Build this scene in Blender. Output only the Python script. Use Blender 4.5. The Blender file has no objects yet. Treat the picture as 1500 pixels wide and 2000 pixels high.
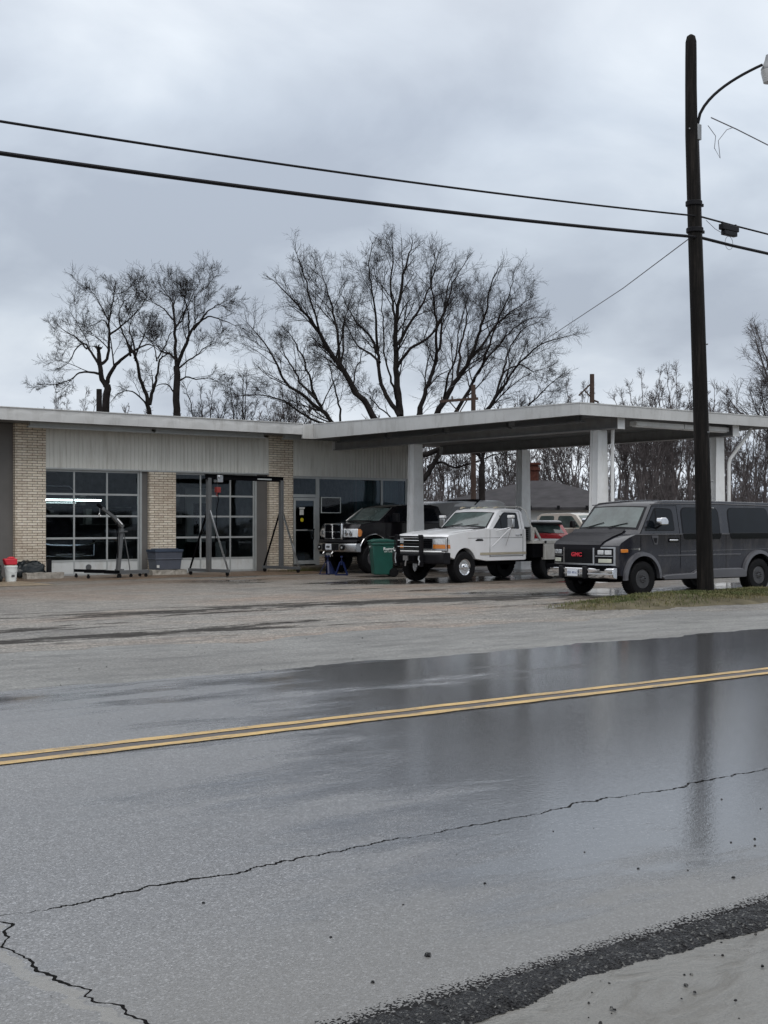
import bpy, bmesh, math, random
from mathutils import Vector, Matrix, Euler
R = math.radians
SC = bpy.context.scene
COL = SC.collection

# ------------------------------------------------------------------ camera, world, sun, exposure
HEAD = math.atan2(2500, 3250)          # camera heading, clockwise from the +Y axis is 90deg minus this... kept as a yaw
cam_d = bpy.data.cameras.new('camera'); cam = bpy.data.objects.new('camera', cam_d); COL.objects.link(cam)
SC.camera = cam
cam.location = (0, 0, 1.56)
cam_d.sensor_fit = 'VERTICAL'; cam_d.sensor_height = 24.0
cam_d.lens = 24.0 * 2500 / 2000
cam_d.shift_y = 20 / 2000.0
cam.rotation_euler = (R(90), 0, -HEAD)
cam_d.clip_end = 3000; cam_d.clip_start = 0.1

SUN_EL, SUN_AZ = R(48), R(200)
w = bpy.data.worlds.new('World'); SC.world = w; w.use_nodes = True
nt = w.node_tree; N = nt.nodes; Lk = nt.links
for n in list(N): N.remove(n)
out = N.new('ShaderNodeOutputWorld'); bg = N.new('ShaderNodeBackground'); bg.inputs[1].default_value = 0.1
sky = N.new('ShaderNodeTexSky'); sky.sky_type = 'NISHITA'; sky.sun_disc = False
sky.sun_elevation = SUN_EL; sky.sun_rotation = SUN_AZ; sky.air_density = 2; sky.dust_density = 4
tc = N.new('ShaderNodeTexCoord')
sep = N.new('ShaderNodeSeparateXYZ'); Lk.new(tc.outputs['Generated'], sep.inputs[0])
def wm(op, a, b=None, c=None):
    n = N.new('ShaderNodeMath'); n.operation = op
    for i, v in enumerate((a, b, c)):
        if v is None: continue
        if isinstance(v, (int, float)): n.inputs[i].default_value = v
        else: Lk.new(v, n.inputs[i])
    return n.outputs[0]
# project the direction onto a cloud deck so that clouds flatten towards the horizon
zc = wm('MAXIMUM', sep.outputs[2], 0.0); zc = wm('ADD', zc, 0.34)
cx = wm('DIVIDE', sep.outputs[0], zc); cy = wm('DIVIDE', sep.outputs[1], zc)
cmb = N.new('ShaderNodeCombineXYZ'); Lk.new(cx, cmb.inputs[0]); Lk.new(cy, cmb.inputs[1])
def wnoise(scale, detail, rough, off, dist=0.0):
    m = N.new('ShaderNodeMapping'); Lk.new(cmb.outputs[0], m.inputs[0]); m.inputs['Location'].default_value = off
    n = N.new('ShaderNodeTexNoise'); Lk.new(m.outputs[0], n.inputs['Vector'])
    n.inputs['Scale'].default_value = scale; n.inputs['Detail'].default_value = detail
    n.inputs['Roughness'].default_value = rough; n.inputs['Distortion'].default_value = dist
    return n.outputs[0]
n1 = wnoise(0.95, 4, 0.5, (3.2, 1.1, 0)); n2 = wnoise(3.2, 6, 0.52, (7.7, 4.2, 0), 0.3)
mixn = wm('ADD', wm('MULTIPLY', n1, 0.66), wm('MULTIPLY', n2, 0.34))
rp = N.new('ShaderNodeValToRGB'); Lk.new(mixn, rp.inputs[0])
E_ = rp.color_ramp.elements
E_[0].position = 0.40; E_[0].color = (0.365, 0.41, 0.49, 1)
E_[1].position = 0.61; E_[1].color = (0.70, 0.75, 0.81, 1)
e = rp.color_ramp.elements.new(0.50); e.color = (0.50, 0.555, 0.635, 1)
# overcast luminance: brighter overhead, a pale band near the horizon
zen = wm('MAXIMUM', sep.outputs[2], 0.0)
gain = wm('MULTIPLY_ADD', wm('POWER', zen, 2.0), 13.0, 7.9)
hz = wm('MULTIPLY', wm('POWER', wm('SUBTRACT', 1.0, wm('MINIMUM', wm('MULTIPLY', zen, 5.0), 1.0)), 2.0), 2.2)
gain = wm('ADD', gain, hz)
neut = N.new('ShaderNodeMixRGB'); Lk.new(wm('MINIMUM', wm('MULTIPLY', wm('MAXIMUM', wm('SUBTRACT', zen, 0.3), 0.0), 3.0), 0.85), neut.inputs[0])
Lk.new(rp.outputs[0], neut.inputs[1]); neut.inputs[2].default_value = (0.57, 0.57, 0.575, 1)
vs = N.new('ShaderNodeVectorMath'); vs.operation = 'SCALE'; Lk.new(neut.outputs[0], vs.inputs[0]); Lk.new(gain, vs.inputs['Scale'])
mx = N.new('ShaderNodeMixRGB'); mx.inputs[0].default_value = 0.94
Lk.new(sky.outputs[0], mx.inputs[1]); Lk.new(vs.outputs[0], mx.inputs[2])
Lk.new(mx.outputs[0], bg.inputs[0]); Lk.new(bg.outputs[0], out.inputs[0])

sun_d = bpy.data.lights.new('sun', 'SUN'); sun_d.energy = 0.5; sun_d.angle = R(40); sun_d.color = (1, 0.97, 0.93)
sun = bpy.data.objects.new('sun', sun_d); COL.objects.link(sun)
sdir = Vector((math.sin(SUN_AZ) * math.cos(SUN_EL), math.cos(SUN_AZ) * math.cos(SUN_EL), math.sin(SUN_EL)))
sun.rotation_euler = sdir.to_track_quat('Z', 'Y').to_euler()
SC.view_settings.view_transform = 'Standard'; SC.view_settings.look = 'None'
SC.view_settings.exposure = 0.55; SC.view_settings.gamma = 1.0

# ------------------------------------------------------------------ materials
class Mat:
    def __init__(s, name):
        s.m = bpy.data.materials.new(name); s.m.use_nodes = True
        s.t = s.m.node_tree; s.p = s.t.nodes['Principled BSDF']
        s.tc = s.t.nodes.new('ShaderNodeTexCoord')
    def new(s, t): return s.t.nodes.new(t)
    def link(s, a, b): s.t.links.new(a, b)
    def set(s, k, v):
        i = s.p.inputs[k]
        if hasattr(v, 'is_linked') or isinstance(v, bpy.types.NodeSocket): s.link(v, i)
        else: i.default_value = (*v, 1) if isinstance(v, tuple) and len(v) == 3 else v
    def coord(s, scale=(1, 1, 1), loc=(0, 0, 0), rot=(0, 0, 0), kind='Object'):
        m = s.new('ShaderNodeMapping'); s.link(s.tc.outputs[kind], m.inputs[0])
        m.inputs['Scale'].default_value = scale; m.inputs['Location'].default_value = loc; m.inputs['Rotation'].default_value = rot
        return m.outputs[0]
    def noise(s, scale, detail=4, rough=0.55, vec=None, dist=0.0):
        n = s.new('ShaderNodeTexNoise'); s.link(vec or s.tc.outputs['Object'], n.inputs['Vector'])
        n.inputs['Scale'].default_value = scale; n.inputs['Detail'].default_value = detail
        n.inputs['Roughness'].default_value = rough; n.inputs['Distortion'].default_value = dist
        return n.outputs[0]
    def math(s, op, a, b=None, c=None):
        n = s.new('ShaderNodeMath'); n.operation = op
        for i, v in enumerate((a, b, c)):
            if v is None: continue
            if isinstance(v, (int, float)): n.inputs[i].default_value = v
            else: s.link(v, n.inputs[i])
        return n.outputs[0]
    def ramp(s, fac, stops):
        r = s.new('ShaderNodeValToRGB'); s.link(fac, r.inputs[0]); el = r.color_ramp.elements
        while len(el) < len(stops): el.new(0.5)
        for x, (p, c) in zip(el, stops):
            x.position = p; x.color = (*c, 1) if isinstance(c, tuple) else (c, c, c, 1)
        return r.outputs[0]
    def mix(s, f, a, b, mode='MIX'):
        n = s.new('ShaderNodeMixRGB'); n.blend_type = mode
        for i, v in enumerate((f, a, b)):
            if isinstance(v, bpy.types.NodeSocket): s.link(v, n.inputs[i])
            elif isinstance(v, tuple): n.inputs[i].default_value = (*v, 1)
            else: n.inputs[i].default_value = v
        return n.outputs[0]
    def bump(s, h, strength=0.3, dist=0.01, normal=None):
        b = s.new('ShaderNodeBump'); s.link(h, b.inputs['Height'])
        b.inputs['Strength'].default_value = strength; b.inputs['Distance'].default_value = dist
        if normal is not None: s.link(normal, b.inputs['Normal'])
        return b.outputs[0]
    def sepxyz(s, vec=None):
        n = s.new('ShaderNodeSeparateXYZ'); s.link(vec or s.tc.outputs['Object'], n.inputs[0]); return n.outputs

def simple(name, col, rough=0.5, metal=0.0, var=0.12, scale=3.0, bump=0.0, bscale=40, coat=0.0, ior=None, dirt=None, rvar=0.1, spec=None):
    M = Mat(name)
    n = M.noise(scale, 5, 0.6)
    lo = tuple(c * (1 - var) for c in col); hi = tuple(min(1, c * (1 + var)) for c in col)
    c = M.ramp(n, [(0.3, lo), (0.7, hi)])
    if dirt:
        dn = M.noise(scale * 2.3, 8, 0.7, M.coord((1, 1, 0.35), (3, 5, 1)))
        c = M.mix(M.ramp(dn, [(0.5, 0.0), (0.75, dirt[1])]), c, dirt[0])
    M.set('Base Color', c)
    M.set('Roughness', M.math('MULTIPLY_ADD', M.noise(scale * 4, 4, 0.6), rvar * 2, max(0.0, rough - rvar)))
    M.set('Metallic', metal)
    if coat: M.set('Coat Weight', coat); M.set('Coat Roughness', 0.08)
    if ior: M.set('IOR', ior)
    if spec is not None: M.set('Specular IOR Level', spec)
    if bump: M.set('Normal', M.bump(M.noise(bscale, 4, 0.6), bump, 0.01))
    return M.m
M = {}
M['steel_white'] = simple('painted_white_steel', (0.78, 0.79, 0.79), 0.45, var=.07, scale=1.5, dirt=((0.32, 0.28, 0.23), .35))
M['steel_shade'] = simple('shaded_white_beam_steel', (0.26, 0.265, 0.27), 0.5, var=.15, dirt=((0.15, 0.12, 0.1), .5), spec=.25)  # white beam paint, darkened so the colour carries the shade under the canopy
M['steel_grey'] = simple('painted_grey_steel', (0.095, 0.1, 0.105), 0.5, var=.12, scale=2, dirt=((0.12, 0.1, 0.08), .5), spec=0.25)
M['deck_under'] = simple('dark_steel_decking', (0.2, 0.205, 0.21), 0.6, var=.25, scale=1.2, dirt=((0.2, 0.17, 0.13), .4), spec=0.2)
M['alu'] = simple('aluminium_frame', (0.40, 0.42, 0.42), 0.4, .3, var=.08, dirt=((0.25, 0.23, 0.2), .3))
M['door_white'] = simple('door_panel_paint', (0.55, 0.57, 0.57), 0.5, var=.05, dirt=((0.33, 0.3, 0.25), .5))
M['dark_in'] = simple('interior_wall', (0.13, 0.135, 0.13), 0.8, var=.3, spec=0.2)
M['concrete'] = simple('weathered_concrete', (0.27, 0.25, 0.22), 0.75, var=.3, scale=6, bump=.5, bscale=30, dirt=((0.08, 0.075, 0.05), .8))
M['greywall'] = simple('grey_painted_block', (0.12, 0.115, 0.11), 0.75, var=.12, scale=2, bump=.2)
M['rubber'] = simple('tyre_rubber', (0.007, 0.007, 0.008), 0.62, var=.3, scale=8, bump=.3, bscale=60, spec=0.15)
M['black'] = simple('black_plastic', (0.008, 0.008, 0.010), 0.45, var=.3, spec=0.18)
M['under'] = simple('underbody_black', (0.003, 0.003, 0.004), 0.8, var=.3, spec=0.05)
M['chrome'] = simple('chrome', (0.75, 0.76, 0.78), 0.12, 1.0, var=.05, rvar=.06)
M['darkrim'] = simple('dark_steel_rim', (0.09, 0.09, 0.095), 0.35, .6, var=.3)
M['dullchrome'] = simple('dull_chrome', (0.5, 0.51, 0.52), 0.3, 1.0, var=.15, rvar=.1)
M['truckwhite'] = simple('white_truck_paint', (0.72, 0.73, 0.75), 0.32, var=.03, scale=1.5, coat=.6, dirt=((0.42, 0.38, 0.31), .3))
M['vangrey'] = simple('charcoal_van_paint', (0.020, 0.021, 0.028), 0.14, .0, rvar=.05, spec=.35, var=.1, scale=1.5, coat=.5, dirt=((0.13, 0.12, 0.11), .4))
M['vanlight'] = simple('silver_grey_van_trim', (0.085, 0.085, 0.095), 0.36, .2, var=.1, coat=.5)
M['vinyl'] = simple('black_vinyl_bra', (0.009, 0.009, 0.013), 0.42, var=.2, bump=.15, bscale=80, spec=0.25)
M['blackpaint'] = simple('black_truck_paint', (0.006, 0.005, 0.007), 0.2, 0.0, var=.15, coat=.35, spec=0.25)
M['redpaint'] = simple('red_car_paint', (0.42, 0.02, 0.03), 0.3, var=.08, coat=1.0)
M['beigepaint'] = simple('beige_truck_paint', (0.43, 0.405, 0.36), 0.35, var=.06, coat=.8)
M['silverbox'] = simple('pale_steel_toolbox', (0.47, 0.46, 0.43), 0.45, .1, var=.08, dirt=((0.22, 0.19, 0.15), .4))
M['shell_white'] = simple('white_cap_fibreglass', (0.66, 0.66, 0.66), 0.35, var=.05, coat=.4)  # plain white of the cap shell and the hatchback roof
M['capgrey'] = simple('grey_cap_side', (0.26, 0.26, 0.26), 0.4, var=.08)
M['glassdark'] = simple('tinted_window', (0.006, 0.008, 0.011), 0.04, var=.2, ior=1.5, rvar=.02, spec=0.28)
M['windshield'] = simple('windshield_glass', (0.07, 0.095, 0.092), 0.05, var=.5, scale=1.8, ior=1.8, rvar=.02)
M['amber'] = simple('amber_lens', (0.6, 0.2, 0.03), 0.2, var=.15, coat=.8)
M['redlens'] = simple('red_lens', (0.55, 0.02, 0.02), 0.2, var=.15, coat=.8)
M['lens'] = simple('headlight_lens', (0.72, 0.74, 0.76), 0.12, .45, var=.2, scale=14, coat=1.0)
M['foglens'] = simple('pale_lamp_lens', (0.62, 0.63, 0.52), 0.2, .1, var=.15, coat=1.0)
M['redbadge'] = simple('red_badge', (0.6, 0.03, 0.05), 0.35, var=.1)
M['plate'] = simple('licence_plate', (0.68, 0.71, 0.76), 0.45, var=.04)
M['blueink'] = simple('blue_lettering', (0.05, 0.08, 0.22), 0.5, var=.1)
M['whiteink'] = simple('white_lettering', (0.62, 0.66, 0.64), 0.5, var=.1)
M['tan'] = simple('tan_stripe', (0.38, 0.34, 0.26), 0.4, var=.1)
M['green'] = simple('green_cart_plastic', (0.008, 0.075, 0.058), 0.42, var=.12, scale=4)
M['tote'] = simple('grey_blue_tote_plastic', (0.075, 0.085, 0.11), 0.5, var=.15)
M['totelid'] = simple('dark_blue_lid_plastic', (0.035, 0.05, 0.08), 0.5, var=.15)
M['bluepaint'] = simple('blue_jack_paint', (0.005, 0.011, 0.055), 0.4, var=.2, spec=.3)
M['bag'] = simple('black_bin_bag', (0.01, 0.014, 0.016), 0.25, var=.3, bump=.8, bscale=9, spec=0.4)
M['bucket'] = simple('white_bucket_plastic', (0.68, 0.71, 0.70), 0.4, var=.06)
M['redplastic'] = simple('red_plastic', (0.5, 0.015, 0.03), 0.4, var=.15)
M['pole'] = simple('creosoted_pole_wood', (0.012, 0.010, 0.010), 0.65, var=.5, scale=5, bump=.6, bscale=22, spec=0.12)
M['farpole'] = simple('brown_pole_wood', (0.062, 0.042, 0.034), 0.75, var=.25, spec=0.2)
M['wire'] = simple('black_cable', (0.012, 0.012, 0.014), 0.5, var=.1, spec=0.1)
M['wiregrey'] = simple('thin_grey_cable', (0.11, 0.11, 0.13), 0.5, var=.1)
M['lamp'] = simple('lamp_grey_casting', (0.25, 0.26, 0.27), 0.4, .4, var=.1)
M['shade'] = simple('lamp_refractor', (0.5, 0.5, 0.5), 0.25, var=.1)
M['paper'] = simple('white_paper', (0.6, 0.6, 0.58), 0.7, var=.1)
M['yellowtag'] = simple('yellow_sticker', (0.6, 0.5, 0.02), 0.5, var=.1)
M['cardboard'] = simple('dim_boxes', (0.3, 0.3, 0.32), 0.7, var=.3)
M['shingle'] = simple('dark_shingles', (0.06, 0.058, 0.062), 0.85, var=.25, scale=1.5, bump=.5, bscale=9, spec=0.08)
M['shingle2'] = simple('brown_shingles', (0.095, 0.083, 0.073), 0.85, var=.25, scale=1.5, bump=.5, bscale=9, spec=0.08)
M['housewhite'] = simple('white_house_siding', (0.52, 0.53, 0.52), 0.6, var=.05)
M['redbrick'] = simple('red_chimney_brick', (0.085, 0.034, 0.026), 0.85, var=.4, scale=7, spec=0.1)
M['greyroof'] = simple('grey_trailer_skin', (0.3, 0.31, 0.32), 0.35, .3, var=.1)
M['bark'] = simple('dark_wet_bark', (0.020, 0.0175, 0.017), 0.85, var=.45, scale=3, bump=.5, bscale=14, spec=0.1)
M['bark2'] = simple('brown_bark_hazed', (0.085, 0.075, 0.076), 0.85, var=.35, scale=2, spec=0.1)  # bark lightened, with haze put into the colour
M['barkfar'] = simple('grey_brown_bark_hazed', (0.115, 0.104, 0.106), 0.9, var=.35, scale=1, spec=0.05)  # far bark, paler still because distance haze is mixed into its colour
M['chainred'] = simple('red_hook_paint', (0.25, 0.03, 0.025), 0.4, var=.1)

# window glass of the building: see-through, reflecting
def glass_pane(name, tint, rmix):
    G = Mat(name); t = G.t
    tr = G.new('ShaderNodeBsdfTransparent'); tr.inputs[0].default_value = (*tint, 1)
    gl = G.new('ShaderNodeBsdfGlossy'); gl.inputs['Roughness'].default_value = 0.04; gl.inputs[0].default_value = (0.9, 0.95, 1, 1)
    fr = G.new('ShaderNodeFresnel'); fr.inputs[0].default_value = 1.45
    G.link(G.bump(G.noise(1.3, 2), .06, .05), gl.inputs['Normal'])
    f = G.math('MULTIPLY', fr.outputs[0], rmix)
    ms = G.new('ShaderNodeMixShader'); G.link(f, ms.inputs[0]); G.link(tr.outputs[0], ms.inputs[1]); G.link(gl.outputs[0], ms.inputs[2])
    G.link(ms.outputs[0], t.nodes['Material Output'].inputs[0])
    return G.m
M['pane'] = glass_pane('workshop_window_glass', (0.78, 0.82, 0.84), 0.5)
M['pane2'] = glass_pane('shop_window_glass', (0.6, 0.66, 0.7), 0.5)
def emis(name, col, st):
    G = Mat(name); G.set('Base Color', (0.9, 0.9, 0.9)); G.set('Emission Color', col)
    G.set('Emission Strength', G.math('MULTIPLY_ADD', G.noise(2, 2), 0.2 * st, st * .9)); return G.m
M['tube'] = emis('lit_fluorescent_tube', (0.85, 1.0, 0.95), 9.0)

def brick_mat():
    G = Mat('cream_roman_brick'); o = G.sepxyz()
    c = G.new('ShaderNodeCombineXYZ'); G.link(G.math('ADD', o[0], o[1]), c.inputs[0]); G.link(o[2], c.inputs[1])
    # uneven courses
    wob = G.noise(2.0, 2, .5)
    b = G.new('ShaderNodeTexBrick'); G.link(c.outputs[0], b.inputs['Vector'])
    b.inputs['Scale'].default_value = 1.0; b.inputs['Brick Width'].default_value = 0.30; b.inputs['Row Height'].default_value = 0.0735
    b.inputs['Mortar Size'].default_value = 0.0085; b.inputs['Mortar Smooth'].default_value = 0.35; b.inputs['Bias'].default_value = -0.1
    b.inputs['Color1'].default_value = (0.76, 0.69, 0.57, 1); b.inputs['Color2'].default_value = (0.58, 0.51, 0.41, 1); b.inputs['Mortar'].default_value = (0.13, 0.095, 0.07, 1)
    st = G.ramp(G.noise(0.9, 6, .65, G.coord((1, 1, .7), (4, 2, 1))), [(0.45, 0.0), (0.75, 0.55)])
    col = G.mix(st, b.outputs[0], (0.27, 0.17, 0.11))
    low = G.ramp(o[2], [(0.0, 0.75), (0.5, 0.0)])
    col = G.mix(G.math('MULTIPLY', low, G.noise(5, 4)), col, (0.09, 0.075, 0.055))
    hi = G.noise(25, 4, .6); col = G.mix(0.35, col, G.ramp(hi, [(0.3, 0.2), (0.7, 0.9)]), 'OVERLAY')
    G.set('Base Color', col); G.set('Roughness', 0.8)
    inv = G.math('SUBTRACT', 1.0, b.outputs[1])
    G.set('Normal', G.bump(G.math('ADD', inv, G.math('MULTIPLY', hi, .4)), .9, .012))
    return G.m
M['brick'] = brick_mat()
def pole_mat():
    G = Mat('creosoted_pole_wood_grain')
    g = G.noise(26, 6, .7, G.coord((1, 1, .045))); g2 = G.noise(7, 5, .7, G.coord((1, 1, .12), (3, 1, 0)))
    c = G.ramp(G.math('ADD', G.math('MULTIPLY', g, .6), G.math('MULTIPLY', g2, .4)), [(0.36, (0.004, 0.0035, 0.0035)), (0.5, (0.008, 0.007, 0.0065)), (0.66, (0.030, 0.025, 0.022))])
    G.set('Base Color', c); G.set('Roughness', .65); G.set('Specular IOR Level', .12)
    G.set('Normal', G.bump(g, 1.0, .012)); return G.m
M['pole'] = pole_mat()
def siding_mat():
    G = Mat('beige_ribbed_siding'); 
    n = G.noise(0.8, 5, .6, G.coord((1, 1, .5)))
    c = G.ramp(n, [(0.3, (0.62, 0.62, 0.58)), (0.7, (0.71, 0.71, 0.665))])
    s = G.noise(9, 6, .65, G.coord((1, 1, .08)))
    c = G.mix(G.ramp(s, [(0.5, 0.0), (0.75, 0.5)]), c, (0.26, 0.24, 0.20))
    G.set('Base Color', c); G.set('Roughness', .55); return G.m
M['siding'] = siding_mat()
def fascia_mat():
    G = Mat('galvanised_fascia')
    n = G.noise(0.7, 6, .6); c = G.ramp(n, [(0.3, (0.44, 0.445, 0.44)), (0.7, (0.56, 0.565, 0.56))])
    s = G.noise(3, 7, .7, G.coord((1, 1, .25), (2, 2, 2))); c = G.mix(G.ramp(s, [(0.5, 0.0), (0.72, 0.5)]), c, (0.25, 0.24, 0.22))
    G.set('Base Color', c); G.set('Roughness', .5); G.set('Metallic', .15); return G.m
M['fascia'] = fascia_mat()

# -------- ground materials
def road_mat():
    G = Mat('wet_worn_asphalt'); o = G.sepxyz()
    big = G.noise(0.35, 5, .6, G.coord((.35, 1, 1))); fine = G.noise(95, 3, .7); mid = G.noise(22, 4, .65)
    base = G.ramp(big, [(0.3, (0.125, 0.129, 0.138)), (0.7, (0.175, 0.178, 0.184))])
    # aggregate: pale and dark chips
    v = G.new('ShaderNodeTexVoronoi'); G.link(G.tc.outputs['Object'], v.inputs['Vector']); v.inputs['Scale'].default_value = 150
    chip = G.new('ShaderNodeSeparateXYZ'); G.link(v.outputs['Color'], chip.inputs[0])
    ch = G.ramp(chip.outputs[0], [(0.0, 0.3), (0.5, 0.88), (0.85, 1.15), (1.0, 2.6)])
    base = G.mix(0.75, base, ch, 'MULTIPLY')
    base = G.mix(G.ramp(mid, [(0.45, 0.0), (0.8, .4)]), base, (0.05, 0.048, 0.045))
    # brownish band near the near edge
    tanb = G.ramp(G.math('ADD', o[1], G.math('MULTIPLY', big, .8)), [(0.0, 1.0), (1.0, 1.0)])
    nearm = G.math('MULTIPLY', G.ramp(G.math('MULTIPLY_ADD', o[1], .25, G.math('MULTIPLY', big, .25)), [(1.0, 1.0), (1.0, 1.0)]), 1.0)
    nb = G.math('SUBTRACT', 1.0, G.math('SMOOTH_MIN', G.math('MAXIMUM', G.math('MULTIPLY', G.math('SUBTRACT', G.math('ADD', o[1], big), 4.1), 0.9), 0.0), 1.0, .1))
    base = G.mix(G.math('MULTIPLY', nb, .55), base, (0.135, 0.13, 0.118))
    chb = G.math('LESS_THAN', G.math('ADD', G.math('MULTIPLY', G.math('SUBTRACT', o[1], 3.22), 7.0), G.math('MULTIPLY', G.noise(2.5, 3), .25)), G.math('MULTIPLY_ADD', chip.outputs[1], .75, -.08))
    base = G.mix(chb, base, (0.022, 0.022, 0.023))
    # wheel-track wetness, stretched along the road
    wet = G.noise(0.5, 5, .55, G.coord((.22, 1.0, 1), (1.3, 0.2, 0)))
    wet2 = G.noise(2.2, 6, .65, G.coord((.35, 1.0, 1), (5.3, 2.2, 0)))
    wm_ = G.math('ADD', G.math('MULTIPLY', wet, .65), G.math('MULTIPLY', wet2, .35))
    # wetter at the far side lane edge
    far = G.math('MULTIPLY', G.math('MINIMUM', G.math('MAXIMUM', G.math('SUBTRACT', o[1], 8.6), 0.0), 1.6), G.math('MULTIPLY', G.math('MINIMUM', G.math('MAXIMUM', G.math('SUBTRACT', o[0], 7.0), 0.0), 6.0), 0.010))
    wm_ = G.math('ADD', wm_, far)
    # the two wheel paths hold a film of water
    xr = G.math('MULTIPLY', G.math('MINIMUM', G.math('MAXIMUM', G.math('SUBTRACT', G.math('ADD', o[0], G.math('MULTIPLY', o[1], -.35)), 1.6), 0.0), 2.3), 0.060)
    wm_ = G.math('ADD', wm_, xr)
    rough = G.ramp(wm_, [(0.40, 0.46), (0.52, 0.34), (0.595, 0.10), (0.66, 0.05)])
    base = G.mix(G.ramp(wm_, [(0.53, 0.0), (0.62, 0.5)]), base, (0.045, 0.047, 0.052))
    # cracks: one long one along the road and one across it
    cn = G.noise(1.1, 6, .7, G.coord((1, 0.02, 1))); cw = G.noise(9, 4, .7, G.coord((1, 0.02, 1), (3, 3, 3)))
    yc = G.math('ADD', G.math('SUBTRACT', o[1], 4.93), G.math('MULTIPLY_ADD', cn, -0.42, 0.21))
    yc = G.math('ADD', yc, G.math('MULTIPLY_ADD', cw, -.09, .045))
    wid = G.math('MULTIPLY_ADD', G.noise(2.5, 5, .75, G.coord((1, .1, 1), (9, 0, 0))), .044, -.0135)
    crack1 = G.math('LESS_THAN', G.math('ABSOLUTE', yc), wid)
    cn2 = G.noise(1.6, 4, .55, G.coord((.02, 1, 1), (3, 0, 0)))
    xc = G.math('ADD', G.math('SUBTRACT', o[0], 1.78), G.math('MULTIPLY_ADD', cn2, -0.75, 0.375))
    ymask = G.math('LESS_THAN', o[1], 4.93)
    crack2 = G.math('MULTIPLY', G.math('LESS_THAN', G.math('ABSOLUTE', xc), G.math('MULTIPLY_ADD', G.noise(6, 4, .7), .02, -.0035)), ymask)
    patch = G.math('MULTIPLY', G.math('LESS_THAN', G.math('ABSOLUTE', G.math('ADD', xc, .055)), G.math('MULTIPLY_ADD', G.noise(4, 5, .7), .15, -.045)), ymask)
    base = G.mix(G.math('MULTIPLY', patch, .75), base, (0.19, 0.185, 0.17))
    crk = G.math('MAXIMUM', crack1, crack2)
    base = G.mix(crk, base, (0.012, 0.012, 0.012))
    # crumbled seam at the far lane edge
    ym = G.math('ADD', G.math('SUBTRACT', o[1], 11.25), G.math('MULTIPLY_ADD', G.noise(.8, 6, .75, G.coord((1, .05, 1), (1, 0, 0))), -.5, .25))
    seam = G.math('LESS_THAN', G.math('ABSOLUTE', ym), G.math('MULTIPLY_ADD', G.noise(2.0, 5, .7, G.coord((.5, 1, 1), (4, 0, 0))), .12, -.045))
    base = G.mix(G.math('MULTIPLY', seam, .75), base, (0.02, 0.019, 0.018))
    G.set('Base Color', base); 
    G.set('Roughness', G.mix(crk, rough, (0.9, 0.9, 0.9)))
    G.set('Specular IOR Level', G.math('MULTIPLY', G.math('SUBTRACT', 1.0, G.math('MAXIMUM', crk, chb)), .95))
    h = G.math('ADD', G.math('MULTIPLY', v.outputs['Distance'], .5), G.math('ADD', G.math('MULTIPLY', fine, .5), mid))
    hb = G.math('SUBTRACT', h, G.math('MULTIPLY', crk, 3.0))
    hb = G.math('MULTIPLY', hb, G.ramp(wm_, [(0.50, 1.0), (0.61, 0.12)]))
    G.set('Normal', G.bump(G.noise(34, 3, .6, G.coord((.8, 1, 1))), .15, .004, G.bump(hb, .42, .006)))
    return G.m
M['road'] = road_mat()

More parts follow.
